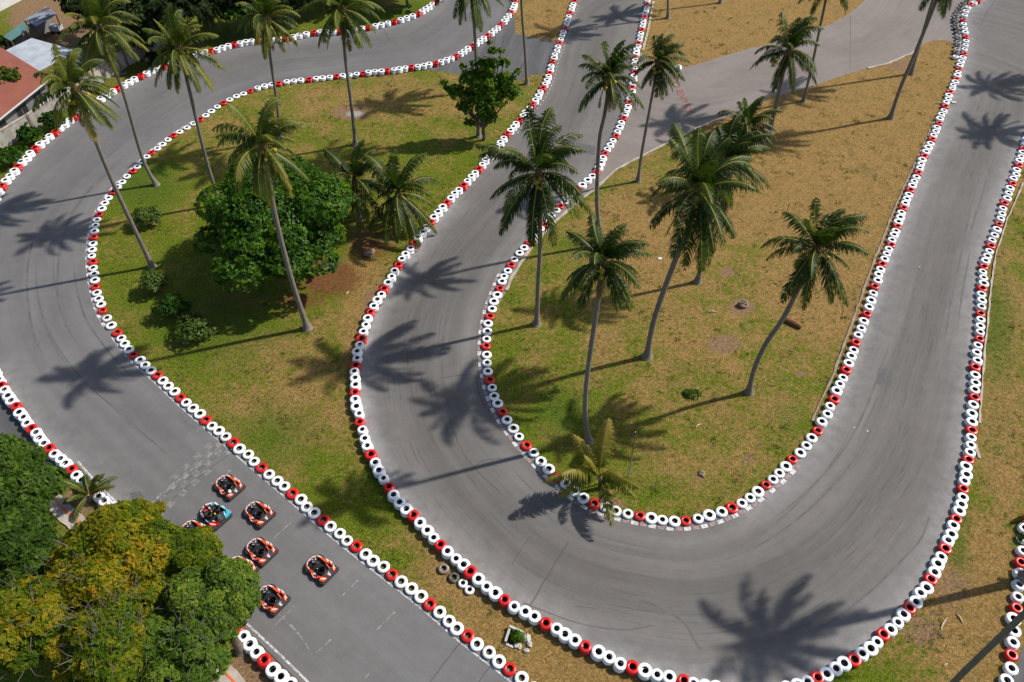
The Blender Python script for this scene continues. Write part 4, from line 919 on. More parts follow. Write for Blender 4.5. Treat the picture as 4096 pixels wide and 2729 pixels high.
# dark wood beyond the wall
for i, (x, y, z, rxy, rz, m, tn, lab) in enumerate((
    (300,40,5,4.5,4.0,M_DARKL,(.1,.7),'dark tree behind the wall beside the rusty sheds'),(400,22,5,4.0,3.5,M_DARKL,(.0,.6),'dark tree behind the wall under the curved palm crown'),
    (470,4,4.2,4.2,3.4,M_DARKL,(.0,.55),'broad dark tree beyond the wall at the top edge'),(560,10,3.2,3.4,2.8,M_GREEN,(.0,.4),'deep green tree beyond the far grass strip'),
    (660,-12,3.2,3.6,2.8,M_DARKL,(.05,.6),'dark tree at the top edge behind the upright palm'),(730,-38,3.2,3.6,2.8,M_DARKL,(.0,.5),'dark tree at the top edge left of the ash patch palm'),
    (200,5,4.5,3.6,3.2,M_DARKL,(.2,.8),'dark tree overhanging the rusty shed roof'),(840,-62,3.2,3.8,2.8,M_DARKL,(.0,.5),'dark tree at the top edge over the far grass strip'),
    (330,85,2.5,2.2,2.0,M_OLIVE,(.0,.5),'olive tree beside the sheds behind the wall'),
    (930,-60,4,3.6,3.0,M_DARKL,(.0,.5),'dark tree at the top edge above the far barrier end'))):
    c = gm(x, y, z); tree('dark_tree', lab, (c.x, c.y, 0), lobed((c.x, c.y, z), rxy, rz, 16, 90 + i, .7, .4, 0, .1), 7000, .34, 90 + i, m, tn, .2, 1, 8, 'dark trees beyond the wall', shell=.7)
c = gc(0,0,1090,440,3.6); b = gc(0,0,1130,672); tree('slim_tree', 'small light green tree ringed by black tyres at the wall', b, lobed((b.x - .3, b.y, 4.2), 1.3, 1.2, 9, 120, .6, .45), 2600, .2, 120, M_GREEN, (.3, .9), .13, 1, 6)
for i, (x, y, r_, m, tn, lab) in enumerate(((260,1255,1.3,M_GREEN,(.0,.5),'leafy shrub at the foot of the concrete wall, left of the house eave'), (60,1440,1.8,M_GREEN,(.15,.8),'bright green shrubs at the left end of the far barrier'), (470,1120,1.1,M_GREEN,(.0,.5),'creeper shrub at the wall foot below the red roof'), (190,1020,.9,M_OLIVE,(.1,.6),'small plant between house and wall'), (20,720,1.6,M_OLIVE,(.1,.6),'shrub brushing the left edge of the red roof'), (760,650,1.6,M_DARKL,(.1,.7),'banana like shrub behind the wall by the teal shed'),(30,420,1.5,M_OLIVE,(.0,.5),'dark shrub left of the teal shed roof'), (1420,560,.9,M_DARKL,(.1,.6),'low shrub at the wall end near the far barrier'))):
    z = .9 if y != 720 else 3.8
    p = gc(0, 0, x, y, z); tree('shrub', lab, (p.x, p.y, 0), lobed((p.x, p.y, z), r_, .9, 10, 130 + i, .7, .42, 0, .1), 2200, .2, 130 + i, m, tn, .05, 3, 6, 'shrubs along the concrete wall', 'shrub', trunk=False)

# ------------------------------------------------------------------ wall, house and sheds at the far left
M_WALL = mat('weathered_wall', (0.36, 0.33, 0.29), 0.9, 0.2); t = NT(M_WALL); o = t.obj()
nn = t.noise(0.8, 6, 0.7, o); n2 = t.noise(3.2, 5, 0.7, t.scale(o, (1, 1, .35)))
cc = t.ramp(nn, [(0.3, (0.24, 0.215, 0.19)), (0.7, (0.46, 0.43, 0.39))]); t.link(t.mix(t.ramp(n2, [(0.52, 0.0), (0.72, 0.75)]), cc, (0.09, 0.075, 0.06)), t.b.inputs['Base Color']); t.bump(n2, 0.3, 0.03)
M_POST = speckled('wall_post', (0.13, 0.10, 0.08), (0.23, 0.18, 0.14), 3.0, 0.9, 0.3)
def wall_run(name, pts, h, th, label, post=True):
    root = empty(name, (pts[0][0], pts[0][1], 0)); tag(root, label, 'wall'); o0 = Vector((pts[0][0], pts[0][1]))
    mb, mp, mc = MB(), MB(), MB(); P = [Vector((p[0], p[1])) - o0 for p in pts]
    for i, (a, b) in enumerate(zip(P[:-1], P[1:])):
        d = (b - a); L = d.length; d.normalize(); rz = math.atan2(d.y, d.x); c = (a + b) / 2
        mb.box((c.x, c.y, h / 2), (L - .3, th, h), rz); mc.box((c.x, c.y, h + .04), (L - .3, th + .10, .08), rz)
    for a in P: 
        q = (MB() if False else mp); d = (P[1] - P[0]); q.box((a.x, a.y, h / 2 - .02), (.26, th + .12, h + .1), math.atan2(d.y, d.x))
    mb.build('panel', M_WALL, root); mc.build('coping', M_CONC, root)
    for a in P:
        q = MB(); d = (P[1] - P[0]); q.box((a.x, a.y, h / 2 + .03), (.25, th + .14, h + .12), math.atan2(d.y, d.x)); q.build('post', M_POST, root)
    return root
WB = [(-320,1600),(0,1390),(312,1200),(595,1003),(965,745),(1175,604),(1400,490),(1620,380)]
wall_run('concrete_wall', [gc(0,0,*p).xy for p in WB], 1.75, .18, 'weathered concrete wall with dark posts along the far left edge')
def corr(name, c1, c2, rust=None, scale=6.0, ang=0.0, amt=0.5, metal=0.0, rough=0.5):
    m = mat(name, c1, rough, 0.5, metal); t = NT(m); o = t.obj()
    mp = t.new('ShaderNodeMapping'); mp.inputs['Rotation'].default_value = (0, 0, ang); t.link(o, mp.inputs[0])
    wv = t.new('ShaderNodeTexWave', wave_type='BANDS', bands_direction='X'); wv.inputs['Scale'].default_value = scale; t.link(mp.outputs[0], wv.inputs['Vector'])
    n = t.noise(0.7, 6, 0.65, o); c = t.ramp(n, [(0.3, c1), (0.7, c2)])
    if rust:
        sc = t.scale(mp.outputs[0], (1.6, 0.35, 1)); n2 = t.noise(0.9, 6, 0.7, sc); c = t.mix(t.ramp(n2, [(1 - amt - .05, 0.0), (1 - amt + .08, 1.0)]), c, rust)
    c = t.mix(t.math('MULTIPLY', t.ramp(wv.outputs['Fac'], [(0.0, 1.0), (0.35, 0.0)]), .35), c, (0.05, 0.04, 0.04))
    t.link(c, t.b.inputs['Base Color']); t.bump(wv.outputs['Fac'], 0.5, 0.04); return m
def gp(x, y, z, c=0, r=0): p = gc(c, r, x, y, z); return p
def slab_roof(mb, corners, th=.06, m=0):
    c = [Vector(p) for p in corners]; n = (c[1] - c[0]).cross(c[2] - c[0]).normalized(); n = n if n.z > 0 else -n
    lo = [p - n * th for p in c]
    mb.quad(*c, m); mb.quad(*lo[::-1], m)
    for i in range(4): j = (i + 1) % 4; mb.quad(c[i], lo[i], lo[j], c[j], m)
def local(pts, o): return [Vector(p) - Vector(o) for p in pts]
# red roofed house
e1, e2 = gp(466, 716, 3.0), gp(48, 1052, 3.0); v1 = gp(258, 588, 3.9); 
dv = (v1 - e1); e3 = e2 + (e2 - e1) * .9
far1 = e1 + dv * 2.2
O = Vector((e1.x, e1.y, 0)); hr = empty('red_roofed_house', O); tag(hr, 'low house with a rust red tiled roof at the left edge', 'house')
ang = math.atan2((e2 - e1).y, (e2 - e1).x)
M_REDROOF = corr('red_roof_sheets', (0.22, 0.062, 0.036), (0.28, 0.088, 0.052), None, 5.0, -ang, 0, 0, .65)
mb = MB(); slab_roof(mb, local([e1, e3, e3 + dv * 2.2, far1], O), .08); mb.build('roof', M_REDROOF, hr)
mb = MB(); d = (e3 - e1).normalized(); mid = (e1 + e3) / 2 - O; mb.box((mid.x - .02, mid.y, 2.93), ((e3 - e1).length, .05, .16), ang); mb.build('fascia', mat('pale_fascia', (.55, .55, .53), .6), hr)
inn = dv.copy(); inn.z = 0; inn.normalize()
w1 = e1 + inn * .9 + d * .5; w2 = e3 + inn * .9
M_GREYW = speckled('grey_house_wall', (0.13, 0.13, 0.13), (0.20, 0.20, 0.20), 1.2, .9, .1)
mb = MB(); m_ = (w1 + w2) / 2 - O; mb.box((m_.x, m_.y, 1.4), ((w2 - w1).length, .15, 2.8), ang)
w3 = w1 + inn * 5.5; m_ = (w1 + w3) / 2 - O; mb.box((m_.x, m_.y, 1.4), (5.4, .14, 2.79), math.atan2(inn.y, inn.x)); mb.build('wall', M_GREYW, hr)
M_DARKIN = mat('dark_opening', (0.012, 0.012, 0.013), .8)
for s_, wd in ((1.6, 1.3), (4.2, 1.6), (7.6, 2.0)):
    mb = MB(); q = w1 + d * s_ - inn * .085 - O; mb.box((q.x, q.y, 1.5), (wd, .05, 1.3), ang); wf = mb.build('window', M_DARKIN, hr)
    mb = MB(); q = w1 + d * s_ - inn * .10 - O
    for k in (-.5, 0, .5):
        qq = q + d * (k * wd); mb.box((qq.x, qq.y, 1.5), (.06, .05, 1.36), ang)
    mb.build('frame', M_GREYW, wf)
# white sheet roof behind it
a = [gp(290, 348, 3.0), gp(745, 500, 3.0), gp(560, 745, 2.6), gp(20, 530, 2.6)]
a = [gp(290, 350, 3.1), gp(720, 470, 3.1)]; dd = gp(-10, 492, 3.0) - a[0]; quadr = [a[0], a[1], a[1] + dd * 1.25, a[0] + dd * 1.25]
O = Vector((a[0].x, a[0].y, 0)); wr = empty('metal_roofed_shed', O); tag(wr, 'open shed with a bright white corrugated metal roof behind the red roof', 'shed')
ang2 = math.atan2(dd.y, dd.x)
M_WROOF = corr('white_metal_sheets', (0.36, 0.40, 0.46), (0.60, 0.62, 0.64), None, 1.2, -ang2 + R(90), 0, .1, .4)
mb = MB(); slab_roof(mb, local(quadr, O), .05); mb.build('roof', M_WROOF, wr)
for p in local(quadr, O): mb = MB(); mb.box((p.x * .93 + .1, p.y * .93, p.z / 2 - .04), (.12, .12, p.z - .08)); mb.build('post', M_POST, wr)
def leanto(name, label, px, z0, z1, m):
    q = [gp(*px[0], z0), gp(*px[1], z0), gp(*px[2], z1), gp(*px[3], z1)]; O = Vector((q[0].x, q[0].y, 0)); r_ = empty(name, O); tag(r_, label, 'shed')
    mb = MB(); slab_roof(mb, local(q, O), .05); mb.build('roof', m, r_)
    c = sum(local(q, O), Vector()) / 4
    for p in local(q, O): mb = MB(); pp = c + (p - c) * .94; mb.box((pp.x, pp.y, p.z / 2 - .05), (.1, .1, p.z - .1)); mb.build('post', M_POST, r_)
    mb = MB(); pa, pb = [c + (p - c) * .9 for p in local(q, O)[:2]]; m_ = (pa + pb) / 2; mb.box((m_.x, m_.y, .9), ((pb - pa).length, .08, 1.8), math.atan2((pb - pa).y, (pb - pa).x)); mb.build('wall', M_GREYW, r_)
leanto('rusty_shed', 'shed with a blue grey metal roof streaked with brown rust', [(215,182),(430,55),(520,130),(335,242)], 2.5, 2.2, corr('rusty_sheets', (0.20, 0.24, 0.30), (0.30, 0.34, 0.40), (0.085, 0.045, 0.035), 3.0, 0.6, .50, .2, .55))
leanto('teal_shed', 'shed with a faded teal sheet roof beside the rusty shed', [(28,335),(205,205),(278,255),(100,378)], 2.3, 2.1, corr('teal_sheets', (0.06, 0.16, 0.15), (0.10, 0.21, 0.20), (0.10, 0.07, 0.06), 3.0, 0.6, .36, .1, .6))
leanto('small_shed', 'small shed with a dark teal roof half hidden by palms behind the wall', [(660,530),(880,470),(905,560),(700,640)], 2.0, 1.8, corr('dark_teal_sheets', (0.02, 0.06, 0.065), (0.04, 0.09, 0.09), None, 3.0, .6, 0, .1, .5))
leanto('small_shed', 'small pale grey sheet roof between white roof and dark trees', [(640,450),(720,425),(760,470),(690,500)], 2.2, 2.2, corr('grey_sheets', (0.30, 0.34, 0.40), (0.42, 0.45, 0.5), None, 3.0, .6, 0, .1, .5))
# junk between the sheds
p = gp(520, 280, .3); j = empty('white_cart', (p.x, p.y, 0)); tag(j, 'small white boxy cart standing among junk beside the rusty shed', 'cart')
mb = MB(); mb.prism([(-.6, -.4), (.6, -.4), (.7, .4), (-.5, .4)], .35, .95, 0, inset=.06); mb.build('body', mat('dull_white', (.55, .53, .55), .5), j)
for sx in (-.4, .4):
    for sy in (-.36, .36): mb = MB(); mb.ring_tube([(sx, sy - .04, .2), (sx, sy + .04, .2)], .2, 12); mb.build('wheel', MT_INNER, j)
# building in the far left corner
q0, q1 = gp(-10, 112, 0), gp(205, 0, 0); d = (q1 - q0).normalized(); nrm = Vector((-d.y, d.x, 0)); O = q0
fb = empty('white_building', O); tag(fb, 'long white building with a dark red roof in the far left corner', 'building')
rz = math.atan2(d.y, d.x); L = 22.0; c = d * (L / 2 - 5)
M_WHITEW = speckled('white_plaster', (.5, .5, .5), (.62, .61, .6), .8, .8, .05)
mb = MB(); cc = c + nrm * 3; mb.box((cc.x, cc.y, 1.3), (L, 6, 2.6), rz); mb.build('wall', M_WHITEW, fb)
mb = MB(); pA, pB = c - d * (L / 2 + .5), c + d * (L / 2 + .5)
slab_roof(mb, [pA - nrm * .6 + Vector((0, 0, 2.75)), pB - nrm * .6 + Vector((0, 0, 2.75)), pB + nrm * 3 + Vector((0, 0, 4.0)), pA + nrm * 3 + Vector((0, 0, 4.0))], .1)
slab_roof(mb, [pA + nrm * 3 + Vector((0, 0, 4.0)), pB + nrm * 3 + Vector((0, 0, 4.0)), pB + nrm * 6.6 + Vector((0, 0, 2.75)), pA + nrm * 6.6 + Vector((0, 0, 2.75))], .1)
mb.build('roof', corr('dark_red_sheets', (0.16, 0.04, 0.045), (0.22, 0.06, 0.06), None, 3, -rz, 0, 0, .6), fb)
for k in range(5):
    mb = MB(); q = c + d * (-8 + 4 * k) - nrm * .03; mb.box((q.x, q.y, 1.5), (1.2, .05, 1.0), rz); mb.build('window', M_DARKIN, fb)

# ------------------------------------------------------------------ karts
M_KBLK = mat('kart_black_plastic', (0.018, 0.018, 0.020), .45, .5); M_KRUB = mat('kart_bumper_rubber', (0.022, 0.022, 0.025), .6, .4)
M_KGRY = speckled('kart_dark_grey', (0.035, 0.035, 0.038), (0.07, 0.07, 0.072), 12, .5, 0); M_KORG = mat('kart_orange', (0.64, 0.075, 0.008), .35, .5); M_KWHT = mat('kart_white', (0.66, 0.66, 0.66), .35, .5)
M_KRED = mat('kart_red', (0.62, 0.015, 0.012), .35, .5); M_KTEAL = mat('kart_teal', (0.05, 0.42, 0.55), .35, .5); M_KSEAT = mat('kart_glossy_seat', (0.012, 0.012, 0.014), .18, .6); M_KSTEEL = mat('kart_steel', (0.35, 0.35, 0.36), .35, .5, .8); M_KAMB = mat('kart_amber', (0.75, 0.28, 0.02), .4, .5); M_KPALE = mat('kart_pale_red', (0.62, 0.30, 0.24), .4); M_KYEL = mat('kart_yellow', (.75, .55, .02), .4); M_KLG = mat('kart_light_grey', (.28, .3, .34), .35)
def kl(p):
    """drawing coordinates of the kart's plan (read off one kart) -> local metres, x forward, y left"""
    x, y = p[0] - 885, p[1] - 730
    ax, ay = (-426, -347), (-383, 397); det = ax[0] * ay[1] - ax[1] * ay[0]
    return ((x * ay[1] - y * ay[0]) / det, (ax[0] * y - ax[1] * x) / det)
HALF = [(.95,0),(.94,.18),(.89,.36),(.80,.50),(.68,.62),(.52,.68),(.38,.655),(.28,.60),(.14,.60),(0,.645),(-.18,.665),(-.36,.645),(-.5,.63),(-.64,.69),(-.8,.715),(-.91,.70),(-.95,.64)]
RINGP = HALF + [(x, -y) for x, y in HALF[::-1] if y]
def plate(mb, pts, z0, z1, m, conv=True): mb.prism([kl(p) for p in pts] if conv else pts, z0, z1, m, inset=.012)
def kart_base(root):
    mb = MB(); mb.ring_tube([(x * .965, y * .955, .125) for x, y in RINGP], .062, 8, closed=True); mb.ring_tube([(x * .955, y * .945, .215) for x, y in RINGP], .045, 8, closed=True); mb.build('bumper', M_KRUB, root, True)
    mb = MB(); mb.prism([(x * .94, y * .93) for x, y in RINGP], .045, .085); mb.build('floor_tray', M_KBLK, root)
    mb = MB(); mb.prism([(-.955, -.62), (-.885, -.66), (-.885, .66), (-.955, .62)], .20, .30, inset=.01)
    for k in range(7): mb.box((-.96, -.48 + .16 * k, .17), (.05, .07, .12))
    mb.build('rear_bumper', M_KGRY, root)
    for sx, sy, r_ in ((.56, .56, .135), (.56, -.56, .135), (-.66, .57, .145), (-.66, -.57, .145)):
        mb = MB(); mb.ring_tube([(sx, sy - .09, r_), (sx, sy - .07, r_), (sx, sy + .07, r_), (sx, sy + .09, r_)], [r_ * .8, r_, r_, r_ * .8], 16); wh = mb.build('wheel', MT_INNER, root, True)
        mb = MB(); mb.ring_tube([(sx, sy - .097, r_), (sx, sy + .097, r_)], r_ * .5, 12); mb.build('rim', M_KSTEEL, wh, True)
def seat_mesh(mb, cx, cy, wd, ln, m=0):
    # bucket: ring rows rising to the back
    n0 = len(mb.v); N = 20
    for (s, z, bk) in ((.35, .10, 0), (.72, .13, .05), (.95, .27, .14), (1.0, .40, .24), (.90, .40, .22), (.78, .20, .08)):
        for k in range(N):
            a = 2 * math.pi * k / N; x = math.cos(a); y = math.sin(a)
            mb.v.append((cx + x * ln / 2 * s, cy + y * wd / 2 * s, z + (bk if x < .2 else bk * max(0, .2 - (x - .2)) ) * (1 if x < .2 else 0)))
    for r_ in range(5):
        for k in range(N): k2 = (k + 1) % N; mb.f.append((n0 + r_ * N + k, n0 + r_ * N + k2, n0 + (r_ + 1) * N + k2, n0 + (r_ + 1) * N + k)); mb.m.append(m)
    mb.f.append(tuple(n0 + k for k in range(N))); mb.m.append(m)
def steering(root, cx, cy, r=.155, amber=True):
    mb = MB(); mb.ring_tube([(cx + r * math.cos(a) * .92, cy + r * math.sin(a), .50 - .10 * math.cos(a)) for a in [2 * math.pi * k / 20 for k in range(20)]], .017, 7, closed=True); sw = mb.build('steering_wheel', M_KBLK, root, True)
    mb = MB(); mb.box((cx, cy, .50), (.07, .10, .03)); mb.ring_tube([(cx, cy, .5), (cx + .30, cy, .22)], .02, 7)
    for a in (0.5, -0.5, math.pi): mb.ring_tube([(cx, cy, .5), (cx + r * .9 * math.cos(a), cy + r * math.sin(a), .5 - .10 * math.cos(a))], .013, 6)
    mb.build('hub', M_KSTEEL, sw)
def make_kart():
    root = empty('go_kart', (0, 0, 0)); kart_base(root)
    mb = MB(); plate(mb, [(410,600),(415,540),(450,470),(510,400),(590,330),(700,300),(715,335),(630,365),(560,400),(490,470),(450,540),(435,605)], .20, .30, 0)
    plate(mb, [(545,378),(640,348),(652,385),(562,405)], .295, .306, 1); plate(mb, [(445,520),(515,440),(520,495),(452,558)], .295, .306, 2); mb.build('nose_panel', [M_KWHT, M_KORG, M_KRED], root)
    mb = MB(); plate(mb, [(705,282),(850,318),(965,385),(1090,470),(1180,540),(1160,605),(1075,570),(970,490),(880,415),(800,365),(715,322)], .20, .31, 0)
    plate(mb, [(725,288),(830,312),(960,386),(905,382),(800,352)], .305, .316, 1); plate(mb, [(1050,425),(1105,440),(1178,490),(1172,552),(1092,508),(1085,455)], .305, .318, 1); mb.build('side_fairing', [M_KORG, M_KWHT], root)
    mb = MB(); plate(mb, [(1185,465),(1255,525),(1330,602),(1300,685),(1200,592),(1180,520)], .17, .29, 0); plate(mb, [(1190,475),(1235,505),(1325,600),(1290,610),(1240,590),(1225,535)], .285, .297, 1)
    plate(mb, [(1022,548),(1060,558),(1250,742),(1215,802),(1130,680)], .12, .22, 0); plate(mb, [(1030,555),(1058,560),(1150,660),(1135,672)], .215, .226, 2); mb.build('side_pod', [M_KORG, M_KWHT, M_KPALE], root)
    mb = MB(); plate(mb, [(1335,645),(1425,780),(1470,742),(1380,905),(1290,772)], .24, .33, 0); plate(mb, [(1340,650),(1422,780),(1380,866),(1352,782)], .325, .336, 1); mb.build('rear_fender', [M_KORG, M_KWHT], root)
    mb = MB(); plate(mb, [(372,618),(412,612),(520,722),(560,792),(640,832),(722,892),(692,912),(600,882),(520,802),(430,702)], .20, .31, 0); plate(mb, [(425,635),(455,655),(525,752),(512,778)], .305, .317, 1); mb.build('side_fairing', [M_KORG, M_KWHT], root)
    mb = MB(); plate(mb, [(580,890),(665,905),(800,955),(952,1040),(942,1072),(740,1092),(640,1012)], .17, .29, 0); plate(mb, [(660,908),(742,908),(802,962),(762,992)], .285, .297, 1); plate(mb, [(590,892),(612,900),(690,992),(676,998)], .285, .298, 1)
    for k in range(4): plate(mb, [(670 + 62 * k, 1030 - 8 * k), (715 + 62 * k, 1005 - 2 * k), (722 + 62 * k, 1050 - 2 * k), (690 + 62 * k, 1070 - 8 * k)], .285, .296, 2 if k % 2 else 1)
    mb.build('side_pod', [M_KORG, M_KWHT, M_KPALE], root)
    mb = MB(); plate(mb, [(940,1090),(1010,1040),(1170,1112),(1150,1162),(1030,1240),(900,1180)], .24, .33, 0); plate(mb, [(908,1112),(1040,1108),(1152,1110),(1092,1162),(1000,1160)], .325, .337, 1); mb.build('rear_fender', [M_KORG, M_KWHT], root)
    mb = MB(); plate(mb, [(975,1015),(1250,742),(1310,762),(1375,918),(1172,1105),(1080,1040)], .22, .30, 0); plate(mb, [(1135,960),(1180,958),(1204,880),(1228,900),(1218,948),(1292,990),(1268,1042),(1190,990)], .295, .308, 1); plate(mb, [(1150,982),(1190,992),(1262,1042),(1238,1058)], .294, .306, 2); plate(mb, [(1245,905),(1290,985),(1275,1000),(1228,948)], .294, .306, 2); mb.build('engine_cover', [M_KGRY, M_KWHT, M_KORG], root)
    mb = MB(); plate(mb, [(575,440),(770,385),(775,470),(755,540),(690,585),(600,560)], .22, .36, 0)
    for q in ([(590,452),(630,445),(640,480),(625,490),(612,470),(595,470)], [(680,430),(732,388),(742,398),(700,436),(740,462),(730,490),(712,482)], [(605,535),(640,550),(690,520),(696,530),(640,566),(600,548)]): plate(mb, q, .355, .367, 1)
    mb.build('front_panel', [M_KBLK, M_KWHT], root)
    mb = MB(); x0, y0 = kl((500, 590)); 
    for q in (((480, 605), (560, 540)), ((538, 635), (592, 590))): a_, b_ = kl(q[0]), kl(q[1]); mb.ring_tube([(*a_, .2), (*b_, .22)], .014, 6)
    mb.build('pedals', M_KSTEEL, root)
    cx, cy = kl((820, 612)); steering(root, cx, cy)
    mb = MB(); cx, cy = kl((820, 745)); mb.prism([(cx - .09, cy - .08), (cx + .1, cy - .08), (cx + .1, cy + .08), (cx - .09, cy + .08)], .10, .30, 0, inset=.02); a_ = kl((845, 745)); mb.box((a_[0], a_[1], .31), (.07, .07, .03), 0, 1); mb.build('column_box', [M_KBLK, M_KAMB], root)
    mb = MB(); cx, cy = kl((960, 865)); seat_mesh(mb, cx, cy, .50, .62); mb.build('seat', M_KSEAT, root, True)
    return root
def kart_at(root, mx, my, first=None):
    p = gm(mx, my, .15); a = gm(mx + 1290 / 9.225 / M * 0, my); f1 = ground(mx * M, my * M); f2 = ground(mx * M - 42.6, my * M - 34.7); d = f2 - f1
    root.location = (p.x, p.y, 0.013); root.rotation_euler = (0, 0, math.atan2(d.y, d.x)); return root
def copy_tree(o, parent=None):
    c = o.copy(); COL.objects.link(c); c.parent = parent
    for ch in [q for q in o.children]: copy_tree(ch, c)
    return c
KL = [(736,1307,'orange and white kart parked alone, rightmost of the group'),(525,1118,'orange and white kart with a helmet on its rear, nearest the checkered line'),(594,1180,'orange and white kart right of the black and teal kart'),(598,1266,'orange and white kart touching the tree leaves at its left, mid group'),(624,1376,'orange and white kart nearest the bottom edge'),(447,1224,'orange kart mostly hidden under leaves below the teal kart'),(553,1308,'orange kart hidden by the tree, only its rear corner showing')]
k0 = make_kart()
for i, (x, y, lab) in enumerate(KL):
    k = k0 if i == 0 else copy_tree(k0); kart_at(k, x, y); tag(k, lab, 'go-kart', 'orange karts parked on the start straight')
# black two seater
tk = empty('twin_seat_kart', (0, 0, 0)); tag(tk, 'black two seat kart with teal and red panels', 'go-kart'); kart_base(tk)
def t2(p): return (p[0] - 5, p[1] - 205 + 15)
def plate2(mb, pts, z0, z1, m): plate(mb, [t2(p) for p in pts], z0, z1, m)
mb = MB(); plate2(mb, [(360,800),(440,590),(560,500),(700,450),(780,460),(740,500),(600,560),(500,650),(430,720),(400,810)], .2, .29, 0); plate2(mb, [(500,520),(640,478),(770,452),(740,498),(600,545),(520,560)], .285, .297, 1); plate2(mb, [(440,690),(520,600),(560,560),(600,540),(520,640),(470,700)], .286, .299, 2); plate2(mb, [(530,590),(600,520),(630,535),(560,600)], .287, .301, 3); plate2(mb, [(420,600),(455,580),(475,650),(440,672)], .286, .3, 1); plate2(mb, [(360,795),(425,700),(440,715),(385,825)], .285, .3, 1); mb.build('nose_panel', [M_KBLK, M_KWHT, M_KRED, M_KTEAL], tk)
mb = MB(); plate2(mb, [(795,480),(870,455),(1000,560),(985,590),(930,585)], .22, .31, 0); plate2(mb, [(930,575),(1000,560),(985,592),(960,592)], .305, .317, 1); mb.build('front_fairing', [M_KWHT, M_KTEAL], tk)
mb = MB(); plate2(mb, [(395,890),(435,830),(480,870),(540,1000),(520,1015)], .22, .31, 0); plate2(mb, [(450,900),(480,880),(540,1000),(515,1005)], .305, .317, 1); mb.build('front_fairing', [M_KLG, M_KPALE], tk)
mb = MB(); plate2(mb, [(1055,635),(1190,620),(1290,740),(1400,800),(1430,920),(1510,900),(1350,1115),(1230,930),(1235,850),(1350,980),(1300,800)], .2, .31, 0); plate2(mb, [(1060,632),(1160,625),(1250,700),(1300,770),(1190,690)], .305, .317, 1); plate2(mb, [(1225,850),(1260,850),(1330,1010),(1300,1010)], .305, .318, 1); plate2(mb, [(1340,760),(1480,830),(1500,900),(1440,910),(1400,800)], .2, .29, 2); mb.build('side_pod', [M_KTEAL, M_KWHT, M_KLG], tk)
mb = MB(); plate2(mb, [(590,1070),(640,1120),(770,1230),(720,1235),(620,1150)], .2, .3, 2); plate2(mb, [(755,1250),(900,1250),(1100,1310),(1170,1285),(1020,1210),(1130,1235),(1160,1290),(970,1420),(790,1340)], .2, .31, 0); plate2(mb, [(790,1275),(1030,1330),(1020,1355),(860,1330)], .305, .317, 1); plate2(mb, [(790,1350),(930,1400),(850,1420)], .18, .26, 2); plate2(mb, [(865,1190),(920,1165),(1000,1220),(960,1222)], .24, .3, 1); mb.build('side_pod', [M_KRED, M_KWHT, M_KLG], tk)
mb = MB(); plate2(mb, [(570,600),(640,550),(660,590),(610,640)], .2, .36, 0); plate2(mb, [(650,690),(700,650),(745,690),(735,725),(690,735)], .2, .37, 1); plate2(mb, [(690,540),(760,500),(860,530),(850,560),(790,570),(770,630),(720,590)], .2, .35, 2); plate2(mb, [(490,750),(560,715),(625,745),(560,780),(535,845),(505,800)], .2, .35, 0); mb.build('front_panel', [M_KRED, M_KWHT, M_KTEAL], tk)
for q in ((850, 650), (640, 855)):
    cx, cy = kl(t2(q)); steering(tk, cx, cy, .14)
for q in ((960, 760), (725, 965)):
    mb = MB(); cx, cy = kl(t2(q)); seat_mesh(mb, cx - .03, cy, .42, .5); mb.build('seat', M_KRUB, tk, True)
mb = MB(); plate2(mb, [(1000,980),(1200,830),(1330,1100),(1160,1230),(1050,1130)], .12, .28, 0); cx, cy = kl(t2((1100, 1020))); mb.box((cx, cy, .3), (.12, .2, .06), 0, 1); mb.box((cx - .2, cy + .05, .3), (.1, .14, .07), 0, 1); mb.build('engine', [M_KGRY, M_KSTEEL], tk)
mb = MB(); cx, cy = kl(t2((795, 835))); mb.box((cx, cy, .3), (.14, .09, .12)); mb.build('tank_cap', M_KAMB, tk)
mb = MB(); cx, cy = kl(t2((930, 920))); mb.box((cx, cy, .3), (.09, .09, .1)); mb.build('filler', M_KYEL, tk)
kart_at(tk, 493, 1184)
# helmet resting on the front kart
p = ground(820 + 905 / 9.225, 1860 + 985 / 9.225, .46); hm = empty('racing_helmet', (p.x, p.y, .33)); tag(hm, 'white racing helmet with an orange patch resting on the front kart', 'helmet')
mb = MB(); mb.blob((0, 0, .13), (.135, .12, .135), 18, 12); mb.build('shell', M_KWHT, hm, True)
mb = MB(); mb.blob((.055, .02, .19), (.075, .045, .082), 12, 8); mb.build('patch', M_KAMB, hm, True)
mb = MB(); mb.blob((.06, -.02, .105), (.085, .105, .045), 14, 8); mb.build('visor', M_KBLK, hm, True)
hm.rotation_euler = (0, 0, R(110))

# ------------------------------------------------------------------ small things on the ground
M_STUMP = speckled('rotten_stump', (0.16, 0.11, 0.07), (0.34, 0.25, 0.17), 6.0, .95, .5); M_LOG = speckled('brown_log', (0.14, 0.065, 0.03), (0.30, 0.15, 0.07), 5.0, .95, .6)
def rockish(name, label, cat, p, r, m, seed, group=None, h=.5):
    mb = MB(); mb.blob((0, 0, r * h * .5), (r, r * .8, r * h), 11, 7, 0, .22, seed); o = mb.build(name, m); o.location = (p.x, p.y, 0); o.rotation_euler = (0, 0, seed); return tag(o, label, cat, group)
rockish('palm_stump', 'pale cut palm stump in bare reddish soil on the dry island', 'stump', gm(1707, 703), .42, M_STUMP, 3, h=.8)
rockish('palm_stump', 'grey stump in the shade right of the round tree', 'stump', gm(850, 585), .5, M_STUMP, 4, h=.7)
rockish('palm_stump', 'small stump with grass round it near the palms of the dry island', 'stump', gm(1521, 428), .28, M_STUMP, 6, h=.7)
